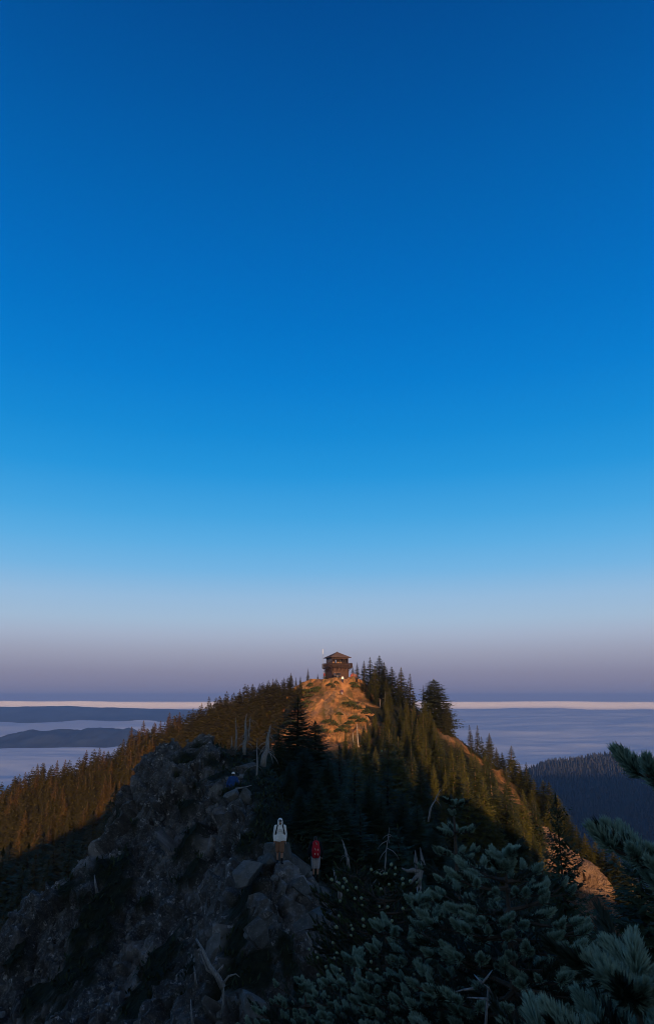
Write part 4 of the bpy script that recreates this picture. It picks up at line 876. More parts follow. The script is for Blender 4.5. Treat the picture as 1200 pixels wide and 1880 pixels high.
def lookout():
    root = empty('fire_lookout', (LK[0], LK[1] + 2.6, LKZ - 0.05), LK_RZ); tag(root, 'brown wooden fire lookout with glazed cab and railed deck on the summit', 'lookout tower')
    w, hb = 4.3, 2.75; h = w / 2
    b = MB().box((0, 0, 0.05), (w + 0.1, w + 0.1, 0.5)); b.build('foundation', M['trim'], root)
    # lower storey: vertical boards with shadowed joints, each wall a part, each board a piece
    for wall in range(4):
        R = Matrix.Rotation(wall * math.pi / 2, 4, 'Z'); q = MB().box((0, 0, (hb + .3) / 2), (w - 0.04, 0.10, hb - .3)); wo = q.build('wall', M['trim'], root); wo.matrix_local = R @ Matrix.Translation((0, -h + 0.09, 0))
        if wall == 0: bd = MB().box((0, 0, 0), (0.262, 0.035, hb - 0.32)).data('board', M['siding'])
        for k in range(16): bo = obj('board', bd, wo); bo.location = (-h + 0.135 + k * 0.2687, -0.068 - 0.006 * (k % 3), (hb + .3) / 2)
    for sx in (-1, 1):
        for sy in (-1, 1): MB().box((sx * (h - 0.03), sy * (h - 0.03), (hb + .28) / 2), (0.16, 0.16, hb - 0.28)).build('corner_post', M['trim'], root)
    d = 5.9; dk = MB().box((0, 0, hb + 0.10), (d, d, 0.14)); dk.build('deck', M['trim'], root)
    jb = MB()
    for k in range(9): jb.box((-d / 2 + 0.25 + k * (d - .5) / 8, 0, hb - 0.06), (0.10, d - 0.1, 0.17))
    jb.build('joist_frame', M['trim'], root)
    for wall in range(4):                                                   # brackets under the catwalk
        R = Matrix.Rotation(wall * math.pi / 2, 4, 'Z')
        for k in range(5):
            x = -h + 0.15 + k * (w - .3) / 4; q = MB().tube([(x, -h + 0.02, hb - 0.85), (x, -d / 2 + 0.12, hb - 0.12)], 0.06, 4); o = q.build('bracket', M['trim'], root); o.matrix_local = R
        # railing of the catwalk
        rl = MB().box((0, -d / 2 + .06, hb + 1.12), (d - 0.03 if wall % 2 == 0 else d - 0.25, 0.10, 0.07)).box((0, -d / 2 + .06, hb + 0.72), (d - 0.25, 0.04, 0.09)).box((0, -d / 2 + .06, hb + 0.36), (d - 0.25, 0.04, 0.09)); rr = rl.build('railing', M['trim'], root); rr.matrix_local = R
        for k in range(7): po = MB().box((-d / 2 + 0.06 + k * (d - .12) / 6 if k < 6 else d / 2 - 0.3, -d / 2 + .06, hb + 0.64), (0.085, 0.085, 0.90)).build('rail_post', M['trim'], rr)
        if wall != 2:
            for k in range(34): po = MB().box((-d / 2 + 0.2 + k * (d - .4) / 33, -d / 2 + .1, hb + 0.62), (0.06, 0.03, 0.84)).build('picket', M['trim'], rr)
    # cab
    z0 = hb + 0.17; c = 4.2; hc = c / 2; zc = 2.3
    MB().box((0, 0, z0 + 0.03), (c, c, 0.05)).build('floor', M['inner'], root)
    MB().box((0, 0, z0 + zc - 0.04), (c - .1, c - .1, 0.06)).build('ceiling', M['inner'], root)
    for wall in range(4):
        R = Matrix.Rotation(wall * math.pi / 2, 4, 'Z')
        q = MB().box((0, -hc + .05, z0 + 0.46), (c, 0.10, 0.80)).box((0, -hc + .05, z0 + zc - 0.13), (c, 0.11, 0.24)); o = q.build('cab_wall', M['siding'], root); o.matrix_local = R
        n = 6
        for k in range(n):
            x0 = -hc + 0.10 + k * (c - .2) / n; x1 = x0 + (c - .2) / n; xm = (x0 + x1) / 2; ww = x1 - x0; hz = zc - 0.24 - 0.86; zm = z0 + 0.86 + hz / 2
            f = MB()
            for sx in (-1, 1): f.box((xm + sx * (ww / 2 - .035), -hc + .05, zm), (0.065, 0.09, hz))
            f.box((xm, -hc + .05, zm + hz / 2 - .03), (ww - .13, 0.088, 0.06)).box((xm, -hc + .05, zm - hz / 2 + .03), (ww - .13, 0.088, 0.06)).box((xm, -hc + .05, zm), (ww - .13, 0.05, 0.035)).box((xm, -hc + .05, zm + hz * .25 + .0), (.03, 0.05, hz * .4)).box((xm, -hc + .05, zm - hz * .25), (.03, 0.05, hz * .4))
            fo = f.build('window', M['trim'], root); fo.matrix_local = R
            if wall == 2 and k in (0, 1, 3, 5): MB().box((xm, -hc + .14, zm), (ww - .06, 0.02, hz)).build('warm_backing_board', M['inner'], fo)  # board added inside back windows so the glass shows warm orange
            MB().box((xm, -hc + .05, zm), (ww - .14, 0.012, hz - .12)).build('pane', M['glass'], fo)
    for sx in (-1, 1):
        for sy in (-1, 1): MB().box((sx * (hc - .04), sy * (hc - .04), z0 + zc / 2), (0.13, 0.13, zc)).build('corner_post', M['trim'], root)
    # inside, seen through the glass: the fire finder's stand, a bunk and a stove
    MB().box((0, 0, z0 + 0.5), (0.5, 0.5, 0.9)).box((0, 0, z0 + 1.02), (0.7, 0.7, 0.12)).build('map_stand', M['inner'], root)
    MB().box((-1.2, 1.2, z0 + 0.4), (1.4, 0.9, 0.5)).build('bunk', M['white'], root)
    # hip roof laid in courses of shingle
    e = 5.45 / 2; ze = z0 + zc + 0.02; ap = 1.45; N_ = 11
    MB().box((0, 0, ze - 0.03), (2 * e - 0.06, 2 * e - 0.06, 0.07)).build('soffit', M['trim'], root)
    rf = MB()
    for k in range(N_):
        a, b_ = e * (1 - k / N_), e * (1 - (k + 1) / N_); za, zb = ze + ap * k / N_ + 0.05, ze + ap * (k + 1) / N_
        for r in range(4):
            cs, sn = [(1, 0), (0, 1), (-1, 0), (0, -1)][r]
            P = [(-a, -a, za), (a, -a, za), (b_, -b_, zb), (-b_, -b_, zb), (-a, -a, za - .05), (a, -a, za - .05)]
            rf.add([(x * cs - y * sn, x * sn + y * cs, z) for x, y, z in P], [(0, 1, 2, 3), (4, 5, 1, 0)])
    ro = rf.build('roof', M['roof'], root)
    MB().box((0, 0, ze + ap + .0), (0.22, 0.22, 0.10)).build('ridge_cap', M['trim'], ro)
    st = MB()                                                               # stair up to the deck at the back
    for k in range(10): st.box((-1.6 + k * .28, d / 2 + .5, 0.2 + k * 0.27), (0.28, 0.8, 0.05))
    st.build('stair', M['trim'], root)
    return root
lookout()
def mast():
    p = at(592, 1230, 175.0); z = mount_z(p[0], p[1]); r = empty('radio_mast', (p[0], p[1], z)); tag(r, 'thin pole with a white top at the left corner of the lookout', 'mast')
    zt = at(592, 1192, 175)[2] - z; MB().tube([(0, 0, -.2), (0, 0, zt - 1.2)], 0.045, 8).build('pole', M['metal'], r); MB().tube([(0, 0, zt - 1.2), (0, 0, zt)], 0.055, 8).build('aerial', M['white'], r)
mast()

# ------------------------------------------------------------------ people
FIG = {}
def skin(name, parts, voxel, mat, smooth_it=4):
    """one continuous surface grown round tapered limbs and ellipsoids"""
    mb = MB()
    for p in parts:
        if p[0] == 'e': mb.ball(p[1], p[2], p[3] if len(p) > 3 else None, 14, 10)
        else:
            pts, rad = p[1], p[2]; mb.tube(pts, rad, 12)
            for q, r in zip(pts, rad): mb.ball(q, r, None, 12, 8)
    me = mb.data(name, mat, True); o = obj('figure_build', me)
    m = o.modifiers.new('r', 'REMESH'); m.mode = 'VOXEL'; m.voxel_size = voxel; m.use_smooth_shade = True
    s_ = o.modifiers.new('s', 'SMOOTH'); s_.factor = 0.5; s_.iterations = smooth_it
    dg = bpy.context.evaluated_depsgraph_get(); dg.update(); r = bpy.data.meshes.new_from_object(o.evaluated_get(dg)); r.name = name
    r.materials.clear(); r.materials.append(mat); r.polygons.foreach_set('use_smooth', [True] * len(r.polygons))
    bpy.data.objects.remove(o); bpy.data.meshes.remove(me); return r
def cloth(name, c, var=0.12): 
    if name not in M: M[name] = plain(name, c, 0.85, 0.15, var, 14, 0.15)
    return M[name]
M['skin'] = plain('skin', (0.36, 0.20, 0.14), 0.55, 0.35, 0.06, 20)
M['hair'] = plain('dark_hair', (0.022, 0.017, 0.014), 0.6, 0.3, 0.3, 30)
def V3(*a): return Vector(a)
def skeleton(stance=0.10, arm=(0.07, -0.02), bend=0.0, nod=0.0, step=0.0, fore=(0.02, -0.10)):
    J = {'pelvis': V3(0, 0, 0.93), 'waist': V3(0, -0.01 - bend * .1, 1.08), 'chest': V3(0, -0.01 - bend * .3, 1.30), 'neck': V3(0, 0.0 - bend * .42, 1.48), 'head': V3(0, -0.015 - bend * .5 - nod * .05, 1.625 - nod * .02)}
    for s, n in ((-1, 'r'), (1, 'l')):
        J['sh' + n] = V3(s * .185, -bend * .36, 1.42); J['el' + n] = J['sh' + n] + V3(s * arm[0], arm[1] + .03, -.29); J['wr' + n] = J['el' + n] + V3(s * fore[0] * .3, fore[1], -.235)
        J['hip' + n] = V3(s * .09, 0, .90); J['kn' + n] = V3(s * stance * 1.05, -.03 - s * step * .5, .49); J['an' + n] = V3(s * stance * 1.1, .02 - s * step, .085); J['toe' + n] = J['an' + n] + V3(s * .03, -.17, -.055)
    return J
def head_parts(J):
    h = J['head']; return [('e', h, (.076, .094, .108)), ('e', h + V3(0, -.030, -.062), (.056, .062, .058)), ('t', [h + V3(0, -.088, .012), h + V3(0, -.105, -.022)], [.009, .015]), ('e', h + V3(0, -.094, -.058), (.024, .010, .008)), ('e', h + V3(0, -.088, -.088), (.022, .015, .013)),
                           ('e', h + V3(.077, .0, -.012), (.010, .020, .030)), ('e', h + V3(-.077, .0, -.012), (.010, .020, .030)), ('t', [J['neck'] + V3(0, .0, -.08), J['neck'], h + V3(0, .01, -.04)], [.062, .056, .054])]
def hand_parts(J, n):
    s = 1 if n == 'l' else -1; w = J['wr' + n]; d = (w - J['el' + n]).normalized(); P = [('t', [w, w + d * .045, w + d * .085], [.026, .031, .030])]
    fwd = V3(0, -1, 0) - d * (-d.y); fwd.normalize(); side = d.cross(fwd) * s
    for k, (o, l) in enumerate(((-.027, .066), (-.009, .076), (.009, .072), (.026, .056))):
        b = w + d * .09 - fwd * o; P.append(('t', [b - d * .03, b + d * l * .45 - side * .004, b + d * l * .8 - side * .018, b + d * l * .97 - side * .032], [.0105, .0095, .009, .008]))
    b = w + d * .03 + fwd * .024; P.append(('t', [b, b + d * .03 + fwd * .018, b + d * .062 + fwd * .022], [.013, .011, .0095])); return P
def body_parts(J, legs=True):
    P = head_parts(J) + [('t', [J['pelvis'], J['waist'], J['chest'], J['chest'] + V3(0, 0, .1)], [.115, .105, .125, .10])]
    for n in 'rl':
        P += [('t', [J['neck'] + V3(0, 0, -.05), J['sh' + n]], [.06, .055]), ('t', [J['sh' + n], J['el' + n].lerp(J['sh' + n], .45), J['el' + n], J['el' + n].lerp(J['wr' + n], .35), J['wr' + n]], [.052, .046, .037, .038, .025])] + hand_parts(J, n)
        P += [('t', [J['hip' + n], J['hip' + n].lerp(J['kn' + n], .5), J['kn' + n], J['kn' + n].lerp(J['an' + n], .3) + V3(0, .018, 0), J['an' + n]], [.092, .078, .055, .056, .036]), ('t', [J['an' + n] + V3(0, .03, -.04), J['toe' + n]], [.042, .034])]
    return P
def top_parts(J, t=0.022, hood=False, hem=0.90, loose=1.0):
    P = [('t', [V3(0, J['pelvis'].y, hem + .12), J['waist'], J['chest'], J['chest'] + V3(0, 0, .12)], [.118 + t, .112 + t * 1.3, .128 + t, .095 + t])]
    P += [('e', J['chest'] + V3(s * .075, -.012, .0), (.105 + t, .105 + t, .16)) for s in (-1, 1)] + [('e', V3(s * .06, J['pelvis'].y, hem + .1), (.105 + t, .108 + t, .10)) for s in (-1, 1)]
    P += [('t', [V3(-.085, J['pelvis'].y + .01, hem + .11 + k * .05), V3(.085, J['pelvis'].y + .01, hem + .11 + k * .05)], [.122 + t] * 2) for k in (0, 1, 2)]
    P += [('t', [J['neck'] + V3(0, .0, -.06), J['neck'] + V3(0, 0, -.01)], [.085, .075])]
    for n in 'rl':
        P += [('t', [J['neck'] + V3(0, 0, -.06), J['sh' + n]], [.07 + t * .5, .062 + t * .7]), ('t', [J['sh' + n], J['el' + n], J['el' + n].lerp(J['wr' + n], .55), J['wr' + n] + (J['wr' + n] - J['el' + n]) * .05], [.062 + t * .7, .052 + t * .9, .048 + t * .8, .036 + t * .4])]
    return P
def short_parts(J, t=0.018, low=0.49):
    P = [('t', [V3(-.03, .01, .93), V3(.03, .01, .93)], [.112, .112]), ('e', V3(0, .03, .89), (.165 + t * .3, .108, .09))]
    for n in 'rl':
        k = J['hip' + n].lerp(J['kn' + n], (0.90 - low) / 0.41); P += [('t', [J['hip' + n], J['hip' + n].lerp(k, .5), k], [.098 + t, .088 + t * 1.3, .078 + t * 1.2])]
    return P
def leg_parts(J, t=.014):
    P = short_parts(J, t, .5)
    for n in 'rl': P += [('t', [J['kn' + n], J['kn' + n].lerp(J['an' + n], .5), J['an' + n]], [.068 + t, .062 + t, .052 + t])]
    return P
def shoe_parts(J, n, high=.10): return [('t', [J['an' + n] + V3(0, .0, high), J['an' + n] + V3(0, .01, 0), J['an' + n] + V3(0, .02, -.035)], [.046, .048, .046]), ('t', [J['an' + n] + V3(0, .035, -.042), J['an' + n] + V3(0, -.08, -.040), J['toe' + n] + V3(0, -.02, -.002)], [.044, .046, .036])]
def person(label, loc, rz, J, top=None, bottom=None, shoes='black_boots', vox=0.010, scale=1.0, group=None, hair=True, topargs={}, key=None):
    r = empty('person', loc, rz); r.scale = (scale,) * 3; tag(r, label, 'person', group); k = key
    def get(nm, parts, v, mat):
        if k and (k, nm) in FIG: me = FIG[(k, nm)].copy(); me.materials.clear(); me.materials.append(mat); return me
        me = skin(nm, parts, v, mat)
        if k: FIG[(k, nm)] = me
        return me
    obj('body', get('body', body_parts(J), vox if not k else vox, M['skin']), r)
    if top: t = obj('jacket' if top[0] != 'hoodie' else 'hoodie', get('top', top_parts(J, **topargs), vox * 1.3, cloth(top[1], top[2])), r)
    if bottom: obj(bottom[0], get(bottom[0], short_parts(J) if bottom[0] == 'shorts' else leg_parts(J), vox * 1.3, cloth(bottom[1], bottom[2])), r)
    for n in 'rl': obj('shoe', get('shoe' + n, shoe_parts(J, n), vox, cloth(shoes, (0.018, 0.017, 0.018))), r)
    if hair: 
        h = J['head']; obj('hair', get('hair', [('e', h + V3(0, .012, .022), (.084, .098, .100)), ('e', h + V3(0, .035, -.02), (.078, .075, .08))], vox, M['hair']), r)
    return r
def smile_eyes(r, J):
    for s in (-1, 1): MB().ball(J['head'] + V3(s * .031, -.083, .006), .0125).build('eye', cloth('eye', (0.05, 0.04, 0.035)), r, True)

# the walker in the white hoodie
def hoodie_man():
    J = skeleton(stance=.085, arm=(.045, .0), fore=(.01, -.05), nod=.3, step=.10); p = at(513, 1584, 30.0)
    g = ridge_hit(513, 1584); y = 29.6; p = at(513, 1585, y); sc = 80.0 / pxm(p) / 1.83
    r = person('hiker in a white hooded sweatshirt and brown shorts facing the viewer on the rock', (p[0], p[1], p[2]), math.radians(4), J, ('hoodie', 'white_hoodie', (0.80, 0.80, 0.80)), ('shorts', 'brown_shorts', (0.23, 0.12, 0.075)), vox=0.010, hair=False, topargs=dict(t=.016, hem=.80))
    r.scale = (sc,) * 3
    h = J['head']; hood = skin('hood', [('e', h + V3(0, .022, .016), (.108, .118, .128)), ('t', [h + V3(.075, .0, .0), h + V3(.072, -.02, -.07), J['neck'] + V3(.05, -.04, -.02)], [.040, .042, .05]), ('t', [h + V3(-.075, .0, .0), h + V3(-.072, -.02, -.07), J['neck'] + V3(-.05, -.04, -.02)], [.040, .042, .05]), ('t', [J['neck'] + V3(0, .05, 0), J['neck'] + V3(0, .06, .08)], [.09, .10]), ('t', [h + V3(-.07, -.05, .06), h + V3(0, -.062, .098), h + V3(.07, -.05, .06)], [.035, .035, .035])], 0.010, M['white_hoodie'])
    obj('hood', hood, r)
    cap = MB().ball(h + V3(0, -.03, .062), (.080, .090, .062)); co = cap.build('cap', M['white_hoodie'], r, True); MB().box(h + V3(0, -.150, .050), (.125, .085, .012), Matrix.Rotation(.25, 3, 'X')).build('brim', cloth('black_cloth', (0.014, 0.014, 0.016)), co); MB().box(h + V3(0, -.116, .090), (.035, .012, .022)).build('badge', M['black_cloth'], co)
    smile_eyes(r, J); MB().ball(h + V3(0, -.040, -.078), (.052, .060, .045)).build('beard', M['hair'], r, True)
    bpk = skin('backpack', [('t', [V3(0, .20, 1.05), V3(0, .21, 1.25), V3(0, .19, 1.42)], [.12, .13, .10]), ('e', V3(.07, .2, 1.15), (.1, .09, .2)), ('e', V3(-.07, .2, 1.15), (.1, .09, .2))], .014, M['black_cloth']); bo = obj('backpack', bpk, r)
    top = [o for o in r.children if o.name.startswith('hoodie')][0]; bpy.context.view_layer.update(); me = top.data
    from mathutils.bvhtree import BVHTree
    bv = BVHTree.FromPolygons([v.co for v in me.vertices], [q.vertices[:] for q in me.polygons])
    def front(x, z):
        l, n, i, d = bv.ray_cast(V3(x, -1, z), V3(0, 1, 0)); return l if l else V3(x, -.15, z)
    for s in (-1, 1):
        pts = [V3(s * .105, .09, 1.50), V3(s * .108, .0, 1.545)] + [front(s * (.112 + .02 * k), 1.47 - .085 * k) + V3(0, -.006, 0) for k in range(5)] + [V3(s * .205, .02, 1.06)]
        MB().tube(pts, [.026] * len(pts), 8).build('strap', M['black_cloth'], bo, True)
    pm = MB(); rr = random.Random(3)                                        # the faded two line print on the chest
    def mark(x, z, w, hh): q = front(x, z); pm.box((x, q.y - .002, z), (w, .008, hh))
    for x in (-.034, .034): mark(x - .012, 1.315, .007, .042); mark(x + .002, 1.334, .022, .007); mark(x + .002, 1.296, .022, .007)
    mark(.0, 1.315, .02, .008)
    for k in range(6): mark(-.055 + k * .022, 1.262, .014, .026)
    pm.build('print', cloth('grey_print', (0.10, 0.10, 0.11)), top)
    hm = MB()
    pts = [V3(.145 * math.sin(a), .0 - .150 * math.cos(a), .862) for a in [k * math.pi / 12 for k in range(24)]]
    return r
hoodie_man()
# the walker with the red pack, from behind
def red_pack_man():
    J = skeleton(stance=.085, arm=(.085, -.03), fore=(.0, -.14), bend=.16, nod=.9); y = 32.2; p = at(579, 1615, y); sc = 72.0 / pxm(p) / 1.72
    r = person('hiker seen from behind with a red backpack and pale shorts by the dark trees', (p[0], p[1], p[2]), math.radians(184), J, ('jacket', 'black_jacket', (0.014, 0.014, 0.017)), ('shorts', 'pale_shorts', (0.36, 0.345, 0.37)), vox=0.010, topargs=dict(t=.03, hem=.92)); r.scale = (sc,) * 3
    red = cloth('red_pack_cloth', (0.42, 0.018, 0.030)); pk = skin('backpack', [('t', [V3(-.07, .21, .98), V3(-.075, .24, 1.2), V3(-.07, .21, 1.46)], [.10, .115, .085]), ('t', [V3(.07, .21, .98), V3(.075, .24, 1.2), V3(.07, .21, 1.46)], [.10, .115, .085]), ('e', V3(0, .20, 1.54), (.14, .10, .07)), ('e', V3(0, .31, 1.12), (.11, .06, .13))], .012, red); po = obj('backpack', pk, r)
    wh = cloth('pale_webbing', (0.72, 0.70, 0.68))
    for x, z in ((-.015, 1.50), (.03, 1.27), (-.09, 1.25), (.045, 1.09), (-.075, 1.075)): MB().box((x, .345 if z < 1.3 else .318, z), (.020, .06, .075), Matrix.Rotation(.25, 3, 'Y')).build('buckle', wh, po)
    for s in (-1, 1): MB().tube([V3(s * .12, .16, 1.48), V3(s * .125, .04, 1.53), V3(s * .125, -.13, 1.42), V3(s * .14, -.15, 1.25), V3(s * .15, .06, 1.05)], [.026] * 5, 8).build('strap', M['black_cloth'], po, True)
    return r
red_pack_man()
# the walker in blue, sitting with the back turned
def blue_man():
    J = skeleton(stance=.10, arm=(.11, .0), fore=(-.02, -.10), bend=.05); y = 40.6; t = at(428, 1417, y); sc = 1.0
    r = person('hiker with a white cap and blue jacket, back turned, behind the lichen spotted rock', (t[0], t[1], t[2] - 1.76), math.radians(172), J, ('jacket', 'blue_jacket', (0.020, 0.060, 0.20)), ('trousers', 'dark_trousers', (0.03, 0.03, 0.034)), vox=0.012, topargs=dict(t=.034, hem=.84))
    h = J['head']; MB().ball(h + V3(0, .006, .034), (.092, .106, .090)).build('cap', M['white_hoodie'], r, True)
blue_man()
# the party at the lookout
JA = skeleton(stance=.10, arm=(.06, -.01), fore=(.0, -.08)); JB = skeleton(stance=.11, arm=(.10, -.05), fore=(-.1, -.2), step=.12)
GP = 'people gathered below the lookout'
for px, foot, Y, rz, jk, top, tn, bot, bn, lab in [
    (619, 1249, 172, 10, 'a', (0.02, 0.02, 0.025), 'black_coat', (0.10, 0.10, 0.12), 'grey_trousers', 'person in black standing against the lower lookout wall, left of two'),
    (623, 1249.5, 172, -30, 'b', (0.03, 0.03, 0.05), 'navy_coat', (0.03, 0.03, 0.035), 'dark_trousers', 'person in a navy coat against the lower lookout wall, right of two'),
    (614, 1249.5, 172, 60, 'b', (0.05, 0.06, 0.10), 'slate_coat', (0.02, 0.02, 0.025), 'black_trousers', 'person in slate blue at the left end of the group under the lookout wall'),
    (628.5, 1252, 169, 5, 'a', (0.80, 0.78, 0.76), 'white_shirt', (0.03, 0.03, 0.05), 'navy_trousers', 'person in a white top standing at the head of the summit path'),
    (627.5, 1262, 163, -10, 'b', (0.10, 0.05, 0.07), 'maroon_coat', (0.30, 0.26, 0.26), 'pale_trousers', 'person in a maroon coat walking on the summit path below the others'),
    (647, 1247.5, 173, 20, 'a', (0.16, 0.06, 0.05), 'rust_coat', (0.05, 0.04, 0.05), 'dim_trousers', 'person in a rust coat at the right corner of the lookout'),
    (650.5, 1248, 173, -20, 'b', (0.20, 0.10, 0.09), 'salmon_coat', (0.06, 0.05, 0.06), 'umber_trousers', 'person in a salmon coat second from the right corner of the lookout'),
    (654, 1248.5, 173, 40, 'a', (0.13, 0.05, 0.05), 'brick_coat', (0.04, 0.04, 0.05), 'ash_trousers', 'person in a brick red coat nearest the small fir right of the lookout'),
    (645.5, 1253, 170, 10, 'b', (0.30, 0.06, 0.06), 'bright_red_coat', (0.50, 0.45, 0.42), 'cream_trousers', 'person in bright red lower down at the right of the path head'),
    (595, 1251, 172, -60, 'a', (0.20, 0.04, 0.05), 'crimson_coat', (0.06, 0.06, 0.07), 'coal_trousers', 'person in crimson at the left foot of the lookout')]:
    p = at(px, foot, Y); z = mount_z(p[0], p[1]); person(lab, (p[0], p[1], z - 0.02), math.radians(rz), JA if jk == 'a' else JB, ('jacket', tn, top), ('trousers', bn, bot), vox=0.02, group=GP, key=jk)

# ------------------------------------------------------------------ the near firs: bottle-brush shoots on herring-bone boughs
def needle_mat(name, a, b, tip):
    t = NT(name); oi = t.n('ShaderNodeObjectInfo'); at_ = t.attr('tip'); col = t.mix(oi.outputs['Random'], a, b); col = t.mix(at_, col, tip)
    t.done(col, 0.55, 0.25); t.b.inputs['Subsurface Weight'].default_value = 0.0; return t.m
M['needle'] = needle_mat('blue_green_needles', (0.036, 0.086, 0.058), (0.080, 0.148, 0.108), (0.33, 0.47, 0.385))
M['needle_old'] = needle_mat('old_dark_needles', (0.012, 0.024, 0.016), (0.020, 0.034, 0.022), (0.034, 0.05, 0.034))  # old growth, darkened further to paint shade into the crown interiors
M['needle_green'] = needle_mat('yellow_green_needles', (0.030, 0.052, 0.020), (0.050, 0.075, 0.028), (0.08, 0.115, 0.05))
M['bud'] = plain('pale_bud', (0.22, 0.27, 0.17), 0.7, 0.2, 0.15, 40)
M['twig'] = plain('fir_twig', (0.075, 0.058, 0.046), 0.9, 0.1, 0.3, 30)
def shoot(rng, L, n, nl, spread=1.0, up=0.45, wd=0.0021):
    """one year's shoot, growing along +Z with its needles swept up on the +X side"""
    V, F, T = [], [], []
    for i in range(n):
        s = rng.random() ** 0.85; ph = rng.uniform(0, 6.283); a = math.radians(74 - 52 * s) * spread * rng.uniform(.8, 1.15); l = nl * rng.uniform(.78, 1.1) * (1.0 - 0.30 * s)
        d = Vector((math.cos(ph) * math.sin(a), math.sin(ph) * math.sin(a), math.cos(a))); d = (d + Vector((up * (0.6 if d.x < 0 else .35), 0, .10))).normalized()
        o = Vector((0, 0, L * s)); sd = d.cross(Vector((rng.uniform(-1, 1), rng.uniform(-1, 1), rng.uniform(-1, 1)))).normalized() * wd; bend = Vector((0.10 * l, 0, .13 * l)); q = len(V)
        V += [o - sd, o + sd, o + d * l * .55 + sd, o + d * l * .55 - sd, o + d * l + bend]; T += [0, 0, .45, .45, 1.0]; F += [(q, q + 1, q + 2), (q, q + 2, q + 3), (q + 3, q + 2, q + 4)]
    return V, F, T
def shoot_mesh(name, mat, seed, **k):
    V, F, T = shoot(random.Random(seed), **k); F = np.array(F); me = mesh_data(name, np.array(V), F, mat, False, {'tip': np.array(T)}); return me, np.array(V), F, np.array(T)
TUFT = [shoot_mesh('needle_tuft', M['needle'], 100 + i, L=.060, n=340, nl=.036, up=.32, spread=1.08) for i in range(4)]
TUFT_OLD = [shoot_mesh('needle_tuft', M['needle_old'], 140 + i, L=.10, n=90, nl=.030, up=.2, wd=.0019) for i in range(3)]
TUFT_GREEN = [shoot_mesh('needle_tuft', M['needle_green'], 160 + i, L=.07, n=200, nl=.028, up=.3, wd=.0019) for i in range(3)]
CAMP = Vector((0, 0, 0))
def frame(d, upv=Vector((0, 0, 1))):
    z = d.normalized(); x = upv - z * upv.dot(z)
    x = x.normalized() if x.length > 1e-4 else z.orthogonal().normalized(); y = z.cross(x); return Matrix((x, y, z)).transposed()
